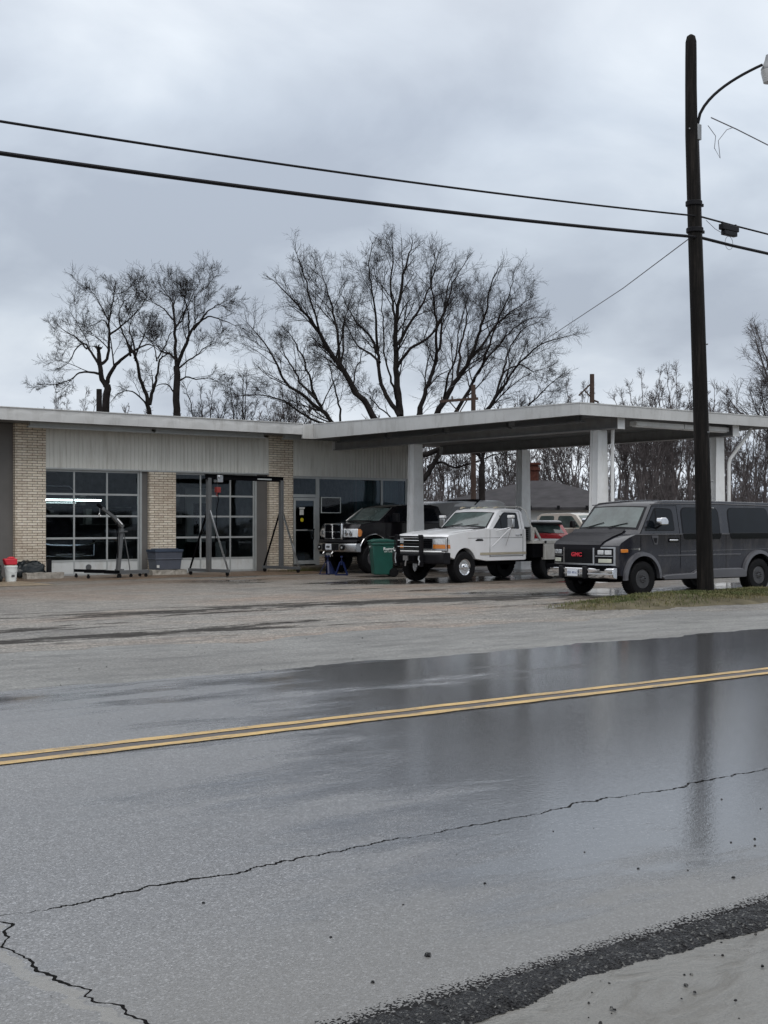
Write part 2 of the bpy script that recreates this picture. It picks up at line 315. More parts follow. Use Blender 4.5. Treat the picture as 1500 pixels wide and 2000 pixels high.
def lot_mat():
    G = Mat('old_wet_parking_asphalt'); o = G.sepxyz()
    big = G.noise(0.25, 6, .6, G.coord((.5, 1, 1), (3, 7, 0))); fine = G.noise(60, 3, .7); mid = G.noise(6, 6, .7, G.coord((.6, 1, 1)))
    base = G.ramp(big, [(0.35, (0.130, 0.125, 0.115)), (0.5, (0.185, 0.172, 0.152)), (0.62, (0.19, 0.145, 0.112))])
    v = G.new('ShaderNodeTexVoronoi'); G.link(G.tc.outputs['Object'], v.inputs['Vector']); v.inputs['Scale'].default_value = 38
    chip = G.new('ShaderNodeSeparateXYZ'); G.link(v.outputs['Color'], chip.inputs[0])
    base = G.mix(.75, base, G.ramp(chip.outputs[0], [(0, .35), (.5, .9), (1, 2.2)]), 'MULTIPLY')
    base = G.mix(G.ramp(G.noise(3.2, 7, .7, G.coord((.35, 1, 1), (5, 5, 0))), [(0.48, 0.0), (0.62, .65)]), base, (0.065, 0.056, 0.05))
    # brown, oil-darkened stains towards the workshop
    ap = G.math('MULTIPLY', G.math('MINIMUM', G.math('MAXIMUM', G.math('SUBTRACT', o[1], 21.0), 0.0), 8.0), .07)
    base = G.mix(G.math('MULTIPLY', ap, G.ramp(big, [(0.4, .3), (0.6, 1.0)])), base, (0.095, 0.062, 0.04))
    # long dark cracks and tar lines that run with the road
    d1 = G.noise(1.0, 8, .78, G.coord((.11, .5, 1), (2, 1, 0)), .5)
    band = G.math('MULTIPLY', G.math('MINIMUM', G.math('MAXIMUM', G.math('SUBTRACT', 3.4, G.math('ABSOLUTE', G.math('SUBTRACT', o[1], 18.3))), 0.0), 1.0), 1.0)
    dk = G.math('MULTIPLY', G.ramp(d1, [(0.51, 0.0), (0.545, 1.0)]), band)
    base = G.mix(G.math('MULTIPLY', G.math('MULTIPLY', dk, .95), G.ramp(mid, [(.3, .75), (.6, 1.0)])), base, (0.018, 0.016, 0.015))
    d2 = G.noise(2.4, 8, .75, G.coord((.10, 1.0, 1), (12, 5, 0)), .4)
    band2 = G.math('MINIMUM', G.math('MAXIMUM', G.math('MULTIPLY', G.math('SUBTRACT', o[1], 13.5), .6), 0.0), 1.0)
    dk2 = G.math('MULTIPLY', G.ramp(d2, [(0.60, 0.0), (0.66, 1.0)]), band2)
    dk = G.math('MAXIMUM', dk, dk2)
    base = G.mix(G.math('MULTIPLY', dk2, .7), base, (0.03, 0.026, 0.023))
    shallow = G.noise(.42, 5, .55, G.coord((.35, 1.0, 1), (8, 3, 0)))
    pud = G.ramp(G.math('ADD', shallow, G.math('MULTIPLY', mid, .12)), [(0.57, 0.0), (0.64, .9)])
    yf = G.math('MINIMUM', G.math('MAXIMUM', G.math('MULTIPLY', G.math('SUBTRACT', o[1], 16.0), .4), 0.0), 1.0)
    xf = G.math('MINIMUM', G.math('MAXIMUM', G.math('MULTIPLY', G.math('SUBTRACT', o[0], 15.0), .3), 0.0), 1.0)
    pud = G.math('MULTIPLY', pud, G.math('MULTIPLY', yf, xf))
    rough = G.math('ADD', G.ramp(mid, [(0.3, .42), (0.7, .65)]), G.math('MULTIPLY', dk, .25))
    rough = G.math('MAXIMUM', G.math('SUBTRACT', rough, G.math('MULTIPLY', pud, .6)), 0.03)
    base = G.mix(G.math('MULTIPLY', pud, .6), base, (0.035, 0.033, 0.03))
    G.set('Base Color', base); G.set('Roughness', rough); G.set('Specular IOR Level', G.math('MULTIPLY_ADD', dk, -.38, .5))
    h = G.math('ADD', fine, G.math('MULTIPLY', mid, 2.0))
    bstr = G.math('MULTIPLY', G.math('SUBTRACT', 1.0, pud), h)
    G.set('Normal', G.bump(bstr, .5, .01))
    return G.m
M['lot'] = lot_mat()
def shoulder_mat(name, c1, c2, yy):
    G = Mat(name); o = G.sepxyz()
    big = G.noise(0.6, 6, .65, G.coord((.4, 1, 1))); mid = G.noise(14, 5, .7); fine = G.noise(70, 3, .7)
    base = G.ramp(big, [(0.35, c1), (0.65, c2)])
    v = G.new('ShaderNodeTexVoronoi'); G.link(G.tc.outputs['Object'], v.inputs['Vector']); v.inputs['Scale'].default_value = 50
    chip = G.new('ShaderNodeSeparateXYZ'); G.link(v.outputs['Color'], chip.inputs[0])
    base = G.mix(.6, base, G.ramp(chip.outputs[0], [(0, .45), (.5, .9), (1, 1.9)]), 'MULTIPLY')
    base = G.mix(G.ramp(G.noise(2.2, 8, .72, G.coord((.3, 1, 1), (9, 2, 0))), [(0.47, 0), (0.63, .6)]), base, tuple(c * .42 for c in c1))
    G.set('Base Color', base); G.set('Roughness', G.ramp(big, [(.3, .62), (.7, .36)])); G.set('Specular IOR Level', .5)
    G.set('Normal', G.bump(G.math('ADD', fine, mid), .5, .01))
    return G.m
M['shoulder'] = shoulder_mat('gritty_shoulder', (0.135, 0.134, 0.128), (0.185, 0.183, 0.172), 0)
M['apron'] = shoulder_mat('brown_stained_concrete', (0.12, 0.078, 0.05), (0.17, 0.12, 0.08), 0)
M['slab'] = shoulder_mat('tan_concrete_slab', (0.2, 0.155, 0.105), (0.24, 0.19, 0.13), 0)
M['walk'] = shoulder_mat('dark_concrete_step', (0.075, 0.065, 0.05), (0.11, 0.095, 0.075), 0)
def verge_mat():
    G = Mat('washed_mud_and_gravel'); 
    big = G.noise(1.3, 6, .6, G.coord((.5, 1, 1), (1, 4, 0))); rip = G.noise(6, 5, .6, G.coord((.5, 1, 1)), 1.0); fine = G.noise(120, 3, .7)
    base = G.ramp(big, [(0.3, (0.125, 0.122, 0.112)), (0.7, (0.19, 0.187, 0.175))])
    base = G.mix(.5, base, G.ramp(fine, [(0.3, .5), (0.7, 1.3)]), 'MULTIPLY')
    base = G.mix(G.ramp(rip, [(0.5, 0), (0.66, .7)]), base, (0.085, 0.078, 0.064)); base = G.mix(G.ramp(G.noise(2.2, 7, .7, G.coord((.4, 1, 1), (6, 6, 0))), [(.52, 0), (.6, .55)]), base, (0.07, 0.066, 0.058))
    G.set('Base Color', base); G.set('Roughness', G.ramp(big, [(.35, .5), (.65, .16)])); G.set('Specular IOR Level', .7)
    G.set('Normal', G.bump(G.math('ADD', G.math('MULTIPLY', rip, 2.0), G.math('MULTIPLY', fine, .3)), .6, .02))
    return G.m
M['verge'] = verge_mat()
def edge_mat():
    G = Mat('fresh_black_edge_asphalt')
    v = G.new('ShaderNodeTexVoronoi'); G.link(G.tc.outputs['Object'], v.inputs['Vector']); v.inputs['Scale'].default_value = 115
    chip = G.new('ShaderNodeSeparateXYZ'); G.link(v.outputs['Color'], chip.inputs[0])
    G.set('Base Color', G.ramp(chip.outputs[0], [(0, (.006, .006, .007)), (.85, (.024, .024, .026)), (1, (.20, .20, .19))]))
    G.set('Roughness', .4); G.set('Specular IOR Level', .3); G.set('Normal', G.bump(v.outputs['Distance'], 1.0, .02)); return G.m
M['edge'] = edge_mat()
def paint_mat():
    G = Mat('worn_yellow_road_paint'); o = G.sepxyz()
    n = G.noise(5, 7, .75, G.coord((.35, 1.5, 1))); n2 = G.noise(40, 4, .7)
    f = G.math('ADD', G.math('MULTIPLY', n, .7), G.math('MULTIPLY', n2, .3))
    c = G.ramp(f, [(0.39, (0.10, 0.095, 0.085)), (0.455, (0.36, 0.24, 0.09)), (0.6, (0.62, 0.41, 0.13))])
    G.set('Base Color', c); G.set('Roughness', G.ramp(n, [(0.3, .5), (0.7, .3)])); G.set('Normal', G.bump(n2, .4, .004)); return G.m
M['paint'] = paint_mat()
def tar_mat():
    G = Mat('dark_tar_seal'); 
    n = G.noise(30, 4, .7); c = G.ramp(n, [(.3, (.03, .016, .025)), (.7, (.075, .068, .055))])
    G.set('Base Color', c); G.set('Roughness', .4); return G.m
M['tar'] = tar_mat()
M['field'] = simple('winter_grass_field', (0.11, 0.10, 0.065), 0.9, var=.35, scale=.3, bump=.6, bscale=3, spec=0.1)
M['turf'] = simple('verge_soil', (0.10, 0.088, 0.058), 0.9, var=.4, scale=2.5, bump=.8, bscale=20, spec=0.1)
def grass_mat():
    G = Mat('winter_grass_blades'); 
    n = G.noise(1.2, 4, .6); n2 = G.noise(25, 3, .7)
    c = G.ramp(G.math('ADD', G.math('MULTIPLY', n, .5), G.math('MULTIPLY', n2, .5)), [(0.42, (0.07, 0.088, 0.032)), (0.52, (0.115, 0.115, 0.05)), (0.64, (0.24, 0.19, 0.11))])
    G.set('Base Color', c); G.set('Roughness', .7); G.set('Specular IOR Level', .15); return G.m
M['grass'] = grass_mat()

# ------------------------------------------------------------------ mesh helpers
class MB:
    def __init__(s): s.v = []; s.f = []
    def add(s, vs, fs):
        b = len(s.v); s.v += [tuple(p) for p in vs]; s.f += [tuple(i + b for i in f) for f in fs]; return s
    def box(s, x0, x1, y0, y1, z0, z1):
        return s.add([(x0, y0, z0), (x1, y0, z0), (x1, y1, z0), (x0, y1, z0), (x0, y0, z1), (x1, y0, z1), (x1, y1, z1), (x0, y1, z1)],
                     [(0, 3, 2, 1), (4, 5, 6, 7), (0, 1, 5, 4), (1, 2, 6, 5), (2, 3, 7, 6), (3, 0, 4, 7)])
    def frustum(s, a, za, b, zb):      # a, b = (x0,x1,y0,y1)
        return s.add([(a[0], a[2], za), (a[1], a[2], za), (a[1], a[3], za), (a[0], a[3], za), (b[0], b[2], zb), (b[1], b[2], zb), (b[1], b[3], zb), (b[0], b[3], zb)],
                     [(0, 3, 2, 1), (4, 5, 6, 7), (0, 1, 5, 4), (1, 2, 6, 5), (2, 3, 7, 6), (3, 0, 4, 7)])
    def tube(s, pts, rad, n=8, cap=True):
        pts = [Vector(p) for p in pts]; m = len(pts)
        rad = rad if isinstance(rad, (list, tuple)) else [rad] * m
        rings = []; prev = None
        for i, p in enumerate(pts):
            d = (pts[min(i + 1, m - 1)] - pts[max(i - 1, 0)])
            if d.length < 1e-9: d = Vector((0, 0, 1))
            d.normalize()
            if prev is None:
                a = Vector((0, 0, 1)) if abs(d.z) < .9 else Vector((1, 0, 0))
                u = d.cross(a).normalized()
            else:
                u = prev - d * prev.dot(d)
                u = u.normalized() if u.length > 1e-6 else d.orthogonal().normalized()
            prev = u; w_ = d.cross(u)
            rings.append([p + (u * math.cos(2 * math.pi * k / n) + w_ * math.sin(2 * math.pi * k / n)) * rad[i] for k in range(n)])
        b = len(s.v)
        for r_ in rings: s.v += [tuple(q) for q in r_]
        for i in range(m - 1):
            for k in range(n):
                k2 = (k + 1) % n
                s.f.append((b + i * n + k, b + i * n + k2, b + (i + 1) * n + k2, b + (i + 1) * n + k))
        if cap:
            s.f.append(tuple(b + k for k in reversed(range(n)))); s.f.append(tuple(b + (m - 1) * n + k for k in range(n)))
        return s
    def cyl(s, p0, p1, r, n=16): return s.tube([p0, p1], r, n)
    def bar(s, p0, p1, w, h):          # rectangular bar between two points
        p0, p1 = Vector(p0), Vector(p1); d = (p1 - p0).normalized()
        a = Vector((0, 0, 1)) if abs(d.z) < .95 else Vector((0, 1, 0))
        u = d.cross(a).normalized() * w / 2; v_ = u.normalized().cross(d) * h / 2
        vs = [p + q for p in (p0, p1) for q in (-u - v_, u - v_, u + v_, -u + v_)]
        return s.add(vs, [(0, 3, 2, 1), (4, 5, 6, 7), (0, 1, 5, 4), (1, 2, 6, 5), (2, 3, 7, 6), (3, 0, 4, 7)])
    def lathe(s, prof, c, axis='z', n=24, closed=False):
        # prof: (r, h)
        b = len(s.v); c = Vector(c)
        for (r, h) in prof:
            for k in range(n):
                a = 2 * math.pi * k / n; x, y = r * math.cos(a), r * math.sin(a)
                p = (x, y, h) if axis == 'z' else ((x, h, y) if axis == 'y' else (h, x, y))
                s.v.append(tuple(c + Vector(p)))
        m = len(prof)
        for i in range(m - 1 if not closed else m):
            j = (i + 1) % m
            for k in range(n):
                k2 = (k + 1) % n; s.f.append((b + i * n + k, b + i * n + k2, b + j * n + k2, b + j * n + k))
        if not closed:
            s.f.append(tuple(b + k for k in reversed(range(n)))); s.f.append(tuple(b + (m - 1) * n + k for k in range(n)))
        return s
    def prism(s, poly, fa, fb):        # two maps of a 2D polygon to 3D
        n = len(poly); vs = [fa(p) for p in poly] + [fb(p) for p in poly]
        return s.add(vs, [tuple(range(n)), tuple(range(2 * n - 1, n - 1, -1))] + [(i, (i + 1) % n, n + (i + 1) % n, n + i) for i in range(n)])
    def build(s, name, mat, parent=None, bevel=0, seg=2, smooth=True, ang=35, recalc=True):
        me = bpy.data.meshes.new(name); me.from_pydata(s.v, [], s.f); me.update()
        if recalc:
            bm = bmesh.new(); bm.from_mesh(me); bmesh.ops.recalc_face_normals(bm, faces=bm.faces); bm.to_mesh(me); bm.free()
        o = bpy.data.objects.new(name, me); COL.objects.link(o)
        me.materials.append(M[mat] if isinstance(mat, str) else mat)
        if parent: o.parent = parent
        if bevel:
            b = o.modifiers.new('bevel', 'BEVEL'); b.width = bevel; b.segments = seg; b.limit_method = 'ANGLE'; b.angle_limit = R(ang); b.use_clamp_overlap = True
        if smooth:
            me.polygons.foreach_set('use_smooth', [True] * len(me.polygons))
            me.set_sharp_from_angle(angle=R(ang))
        return o

def each(mb, name, mat, parent, **k):
    """build every connected piece of a mesh as an object of its own"""
    par = list(range(len(mb.v)))
    def find(a):
        while par[a] != a: par[a] = par[par[a]]; a = par[a]
        return a
    for f in mb.f:
        for i in f[1:]: par[find(i)] = find(f[0])
    grp = {}
    for f in mb.f: grp.setdefault(find(f[0]), []).append(f)
    for fs in grp.values():
        ids = sorted({i for f in fs for i in f}); mp = {a: b for b, a in enumerate(ids)}
        m = MB(); m.add([mb.v[i] for i in ids], [tuple(mp[i] for i in f) for f in fs]); m.build(name, mat, parent, **k)
def tag(o, label=None, cat=None, group=None, kind=None):
    if label: o['label'] = label
    if cat: o['category'] = cat
    if group: o['group'] = group
    if kind: o['kind'] = kind
    return o
def thing(name, label, cat, loc=(0, 0, 0), rz=0, group=None):
    o = bpy.data.objects.new(name, None); COL.objects.link(o); o.location = loc; o.rotation_euler = (0, 0, rz)
    return tag(o, label, cat, group)
def struct(name, mb, mat, **k): return tag(mb.build(name, mat, smooth=k.pop('smooth', False), **k), kind='structure')
def text(name, s, size, loc, rot, mat, parent, ext=.002, bold=0.0, sx=1.0):
    cu = bpy.data.curves.new(name, 'FONT'); cu.body = s; cu.size = size; cu.extrude = ext; cu.offset = bold
    cu.align_x = 'CENTER'; cu.align_y = 'CENTER'; cu.space_character = 1.02
    t = bpy.data.objects.new(name, cu); COL.objects.link(t)
    dg = bpy.context.evaluated_depsgraph_get(); me = bpy.data.meshes.new_from_object(t.evaluated_get(dg))
    bpy.data.objects.remove(t); o = bpy.data.objects.new(name, me); COL.objects.link(o)
    me.materials.clear(); me.materials.append(M[mat]); o.parent = parent; o.location = loc; o.rotation_euler = rot; o.scale = (sx, 1, 1)
    return o

def at(u, v, d):
    """ground-plan point seen at column u of the photograph, d metres ahead"""
    k = (u - 750) / 2500.; c_, s_ = math.cos(HEAD), math.sin(HEAD)
    return Vector(((k * c_ + s_) * d, (c_ - k * s_) * d, 1.56 + (1020 - v) * d / 2500.))
# ------------------------------------------------------------------ ground
struct('ground', MB().add([(-400, -200, -.012), (900, -200, -.012), (900, 900, -.012), (-400, 900, -.012)], [(0, 1, 2, 3)]), 'field')
def sheet(name, x0, x1, y0, y1, z, mat, nx=1, edge=None):
    mb = MB(); xs = [x0 + (x1 - x0) * i / nx for i in range(nx + 1)]; vs = []
    for x in xs: 
        a, b = (edge(x) if edge else (0, 0)); vs += [(x, y0 + a, z), (x, y1 + b, z)]
    mb.add(vs, [(2 * i, 2 * i + 2, 2 * i + 3, 2 * i + 1) for i in range(nx)])
    return struct(name, mb, mat)
sheet('parking_lot', -60, 90, 11.0, 62, -.006, 'lot')
rs = random.Random(4)
def ragged(amp, seed, f=1.0):
    ph = [rs.uniform(0, 6) for _ in range(6)]
    return lambda x: sum(math.sin(x * f * (1.7 ** k) * 1.1 + ph[k]) / (1.5 ** k) for k in range(6)) * amp
ra, rb = ragged(.10, 1), ragged(.05, 2, 2)
sheet('road_shoulder', -40, 70, 11.3, 14.4, .001, 'shoulder', 500, lambda x: (0, ra(x) * 2.2 + 0.25 * math.sin(x * .21)))
sheet('road', -60, 100, 3.15, 11.42, .005, 'road', 1600, lambda x: (0, ra(x * 1.7 + 3) * .55 + rs.uniform(-.02, .02)))
rc, rd = ragged(.035, 3, 3), ragged(.03, 5, 3.7)
# near verge, slightly lower, and the black crumbly edge
vg = MB(); nxv, nyv = 200, 16
gv = random.Random(9)
for i in range(nxv + 1):
    for j in range(nyv + 1):
        x = -12 + 30 * i / nxv; y = -3 + 6.05 * j / nyv
        z = .004 - .02 * min(1, (3.05 - y)) + .008 * math.sin(x * 2.1 + y * 3.3) * math.sin(y * 2.2 - x * .7)
        vg.v.append((x, y, z))
for i in range(nxv):
    for j in range(nyv):
        a = i * (nyv + 1) + j; vg.f.append((a, a + nyv + 1, a + nyv + 2, a + 1))
struct('near_verge', vg, 'verge', smooth=True)
eg = MB(); ne = 1400
for i in range(ne + 1):
    x = -6 + 16 * i / ne
    y0 = 3.0 + rc(x) * .45 + gv.uniform(-.006, .006); y1 = 3.22 + rd(x) * .3 + gv.uniform(-.006, .006)
    for k in range(7):
        t = k / 6; z = .009 + .018 * math.sin(math.pi * min(1, t * 1.4 + .05)) * (1 - t * .5) + (gv.uniform(-.006, .006) if 0 < k < 6 else -.006)
        eg.v.append((x, y0 + (y1 - y0) * t, z))
for i in range(ne):
    for k in range(6):
        a = i * 7 + k; eg.f.append((a, a + 7, a + 8, a + 1))
struct('road_edge', eg, 'edge', smooth=True)
# yellow centre lines (two painted lines with dark seal between)
ye = ragged(.006, 3, 6)
sheet('seal_strip', -40, 70, 8.075, 8.215, .009, 'tar', 900, lambda x: (ye(x * 2), ye(x * 1.7 + 3)))
sheet('centre_line', -40, 70, 7.965, 8.075, .013, 'paint', 900, lambda x: (ye(x), ye(x + 9)))
sheet('centre_line', -40, 70, 8.215, 8.325, .013, 'paint', 900, lambda x: (ye(x + 4), ye(x + 19)))
# apron, slabs and step at the building
sheet('workshop_apron', 8, 23.2, 32.1, 35.3, -.002, 'apron', 60, lambda x: (ra(x) * 1.5, 0))
sheet('concrete_slab', 9.5, 13.0, 30.3, 32.9, .002, 'slab', 8, lambda x: (-.05, -.4 * (x - 9.5) / 3.5 + .2))
struct('shop_step', MB().box(23.15, 31.0, 34.05, 34.99, -.05, .14), 'walk', bevel=.03)
# roadside debris stones
st = MB(); r8 = random.Random(8)
for i in range(330):
    if 170 <= i < 290: x, y = r8.uniform(1, 9), 3.0 - abs(r8.gauss(0, .35))
    elif i < 110: x, y = r8.uniform(0, 9), r8.choice([r8.uniform(2.2, 3.0), r8.uniform(3.35, 4.6)])
    else: x, y = r8.uniform(3, 20), r8.uniform(8, 14.5)
    q = r8.uniform(.003, .008) if r8.random() < .96 else r8.uniform(.009, .014)
    base = len(st.v)
    for dz, k in ((0, 1), (q * .9, .6)):
        for a in range(5):
            st.v.append((x + q * k * math.cos(a * 1.26 + i) * r8.uniform(.8, 1.3), y + q * k * math.sin(a * 1.26 + i) * r8.uniform(.8, 1.3), .004 + dz))
    st.f += [(base + a, base + (a + 1) % 5, base + 5 + (a + 1) % 5, base + 5 + a) for a in range(5)] + [tuple(base + 5 + a for a in range(5))]
tag(st.build('loose_stones', 'edge', smooth=False), kind='stuff')

lf = MB(); r9 = random.Random(19)
for _ in range(60):
    x, y = r9.choice([(4.55, 2.86), (5.3, 2.8), (4.0, 2.5), (6.2, 2.4)]); x += r9.gauss(0, .12); y += r9.gauss(0, .07); a = r9.uniform(0, 6.28); l = r9.uniform(.012, .035)
    lf.add([(x, y, .006), (x + l * math.cos(a) + .006, y + l * math.sin(a) * .6, .012), (x + l * 1.6 * math.cos(a), y + l * 1.6 * math.sin(a), .008 + r9.uniform(0, .02)), (x + l * math.cos(a) - .008, y + l * math.sin(a) * 1.4, .01)], [(0, 1, 2, 3)])
tag(lf.build('leaf_litter', 'farpole', smooth=False, recalc=False), 'scraps of dead leaves and stalks on the muddy near verge', 'litter', kind='stuff')
# raised grass verge beneath the pole
def berm(x, y):
    ex = min(1, max(0, (x - 17.0 - .5 * math.sin(y * 3) - .25 * math.sin(y * 9)) / 1.8)); cy_ = 16.35; h = max(0, 1 - ((y - cy_) / (1.12 + .12 * math.sin(x * 1.9) + .06 * math.sin(x * 5.3))) ** 2)
    return .145 * (h ** .7) * ex * (1 + .12 * math.sin(x * 2.3) + .1 * math.sin(x * 5.1 + y * 4))
gb = MB(); NX, NY = 220, 26
for i in range(NX + 1):
    for j in range(NY + 1):
        x = 16.6 + 30 * i / NX; y = 14.95 + 2.8 * j / NY
        gb.v.append((x, y, -.012 + berm(x, y) * 1.08 - (.03 if j in (0, NY) else 0)))
for i in range(NX):
    for j in range(NY):
        a = i * (NY + 1) + j; gb.f.append((a, a + NY + 1, a + NY + 2, a + 1))
struct('grass_verge', gb, 'turf', smooth=True)
gr = MB(); rg = random.Random(21)
def blades(n, fx, fy, hz, wd=.004):
    for _ in range(n):
        x, y = fx(), fy(); z = berm(x, y)
        dens = .5 + .5 * math.sin(x * 1.3 + 2 * math.sin(y * 3)) 
        if rg.random() > .25 + .75 * dens * (.6 + .4 * math.sin(x * 4.3 + y * 5)): continue
        if berm(x, y) < .02 and rg.random() > .5: continue
        h = hz * rg.uniform(.4, 1.2); a = rg.uniform(0, 6.28); l = rg.uniform(.2, 1.1) * h
        dx, dy = math.cos(a), math.sin(a); wx, wy = -dy * wd * rg.uniform(.7, 1.6), dx * wd * rg.uniform(.7, 1.6)
        p1 = (x + dx * l * .35, y + dy * l * .35, z + h * .6); p2 = (x + dx * l, y + dy * l, z + h)
        gr.add([(x - wx, y - wy, z - .01), (x + wx, y + wy, z - .01), (p1[0] + wx, p1[1] + wy, p1[2]), (p1[0] - wx, p1[1] - wy, p1[2]), p2], [(0, 1, 2, 3), (3, 2, 4)])
blades(40000, lambda: rg.triangular(16.4, 26, 22), lambda: rg.triangular(15.3, 17.5, 16.3), .052)
blades(5000, lambda: rg.uniform(25.5, 34), lambda: rg.triangular(15.0, 17.7, 16.3), .08)
tag(gr.build('grass', 'grass', smooth=False, recalc=False), 'short green and straw coloured winter grass round the foot of the near pole', 'grass', kind='stuff')
# weeds by the shop step
wd_ = MB(); 
for _ in range(700):
    x, y = rg.gauss(23.1, .45), rg.gauss(34.0, .12); h = rg.uniform(.05, .17); a = rg.uniform(0, 6.28)
    wd_.add([(x, y, 0), (x + .012, y + .006, 0), (x + math.cos(a) * h * .6, y + math.sin(a) * h * .4, h)], [(0, 1, 2)])
tag(wd_.build('weeds', 'grass', smooth=False, recalc=False), 'low dead weeds growing along the base of the shop doorway', 'weeds', kind='stuff')

# ------------------------------------------------------------------ garage building
YW = 35.0
B = thing('service_garage', 'flat roofed repair garage with cream brick piers, ribbed siding and glazed bay doors', 'garage', (0, 0, 0))
for x0, x1, zt in ((13.76, 14.67, 4.36), (17.96, 18.86, 3.09), (22.22, 23.14, 4.36)):
    MB().box(x0, x1, YW - (.06 if zt > 4 else .03), YW + .35, -.05, zt).build('brick_pier', 'brick', B, bevel=.006, seg=1)
def ribs(x0, x1, z0, z1, y, name='siding_panel'):
    mb = MB(); x = x0; pts = []
    rr = random.Random(int(x0 * 10))
    while x < x1 - .02:
        p = .128; g = .014
        pts += [(x, y), (x + p - g * 2.2, y), (x + p - g * 1.6, y + .016), (x + p - g * .6, y + .016)]
        x += p
    pts = [p for p in pts if p[0] < x1] + [(x1, y)]
    n = len(pts); vs = [(a, b, z0) for a, b in pts] + [(a, b, z1) for a, b in pts]
    mb.add(vs, [(i, i + 1, n + i + 1, n + i) for i in range(n - 1)])
    mb.box(x0, x1, y + .02, y + .12, z0, z1)
    return mb.build(name, 'siding', B, smooth=False)
ribs(14.67, 22.22, 3.13, 4.28, YW - .02)
ribs(23.14, 28.16, 3.08, 4.28, YW - .02)
MB().box(14.67, 22.22, YW - .035, YW + .1, 3.09, 3.13).build('siding_trim', 'alu', B)
MB().box(28.0, 28.25, YW - .04, YW + .3, -.05, 4.3).build('corner_post', 'steel_white', B, bevel=.01)
MB().box(6.0, 13.76, YW + .1, YW + .3, -.05, 4.35).build('side_wall', 'greywall', B)
MB().tube([(13.0, YW + .08, 1.6), (13.02, YW - .02, 1.62), (13.08, YW - .03, 1.5), (13.14, YW + .02, 1.47)], .02, 6).build('wall_hook', 'black', B)
# roof slab, fascia of shallow folded metal panels
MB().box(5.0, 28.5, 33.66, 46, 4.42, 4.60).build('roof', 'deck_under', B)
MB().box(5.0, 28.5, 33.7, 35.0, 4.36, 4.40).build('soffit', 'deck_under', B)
def fascia(x0, x1, y, z0, z1, p=.92):
    mb = MB(); n = int((x1 - x0) / p)
    for i in range(n):
        a = x0 + i * p; b = min(x1, a + p); c = (a + b) / 2
        q = [(a, y, z1), (c, y, z1), (b, y, z1), (a, y, z0), (c, y, z0), (b, y, z0), (a, y - .010, (z0 + z1) / 2 + .05), (b, y - .010, (z0 + z1) / 2 + .05), (c, y + .001, (z0 + z1) / 2)]
        mb.add(q, [(0, 6, 8), (0, 8, 1), (1, 8, 2), (2, 8, 7), (6, 3, 4), (6, 4, 8), (8, 4, 7), (7, 4, 5)])
    mb.box(x0, x0 + n * p, y + .012, y + .06, z0 + .01, z1 - .005)
    mb.box(x0, x0 + n * p, y - .03, y + .25, z1 - .006, z1 + .016)
    return mb.build('fascia', 'fascia', B, smooth=False)
fascia(4.2, 22.66, 33.6, 4.33, 4.67)
# long fluorescent housings below the eave
for a, b in ((13.85, 17.7), (17.75, 21.6), (22.3, 23.0)):
    MB().box(a, b, 34.2, 34.34, 4.20, 4.245).box(a + .05, b - .05, 34.22, 34.32, 4.245, 4.36).build('light_housing', 'alu', B)
MB().box(22.6, 23.05, 38.0, 38.45, 4.55, 4.86).box(22.5, 23.15, 37.9, 38.55, 4.86, 4.91).box(22.54, 23.11, 37.94, 38.51, 4.95, 5.0).box(22.6, 23.05, 38.0, 38.45, 4.91, 4.95).build('roof_vent', 'alu', B, bevel=.01)
# bay doors: frames, glass, solid bottom panel
def bay_door(x0, x1, mull, last, jambx):
    y = YW + .10
    f = MB(); zs = [.43, 1.09, 1.74, 2.38, 3.09]
    for z in zs[:-1]: f.box(x0, x1, y, y + .045, z - .028, z + .028)
    f.box(x0, x1, y, y + .045, 3.03, 3.09)
    f.box(x0, x1, y, y + .045, .0, .06)
    for xm in (x0 + .03, *mull, x1 - .03):
        for a, b in zip([.03] + zs[:-1], zs): f.box(xm - .024, xm + .024, y + .002, y + .043, a + .028, b - .028)
    f.box(x1, x1 + .07, y - .03, y + .05, 0, 3.09)
    fr = f.build('door_frame', 'alu', B)
    MB().box(x0, x1, y + .012, y + .03, .05, .43).build('bottom_panel', 'door_white', fr)
    MB().box(x0, x1, y + .018, y + .024, .44, 3.05).build('glazing', 'pane', fr)
    MB().box(x1 + .07, jambx, y - .02, y + .10, 0, 3.09).build('door_jamb', 'greywall', fr)
    return fr
d1 = bay_door(14.67, 17.69, (15.60, 16.64), None, 17.96)
d2 = bay_door(18.86, 21.75, (19.79, 20.86), None, 22.22)
hole = MB().lathe([(.0, 0), (.065, 0), (.065, .02), (.085, .02), (.085, -.006), (.0, -.006)], (16.05, YW + .09, .24), 'y', 20); hole.build('exhaust_port', 'steel_grey', d1)
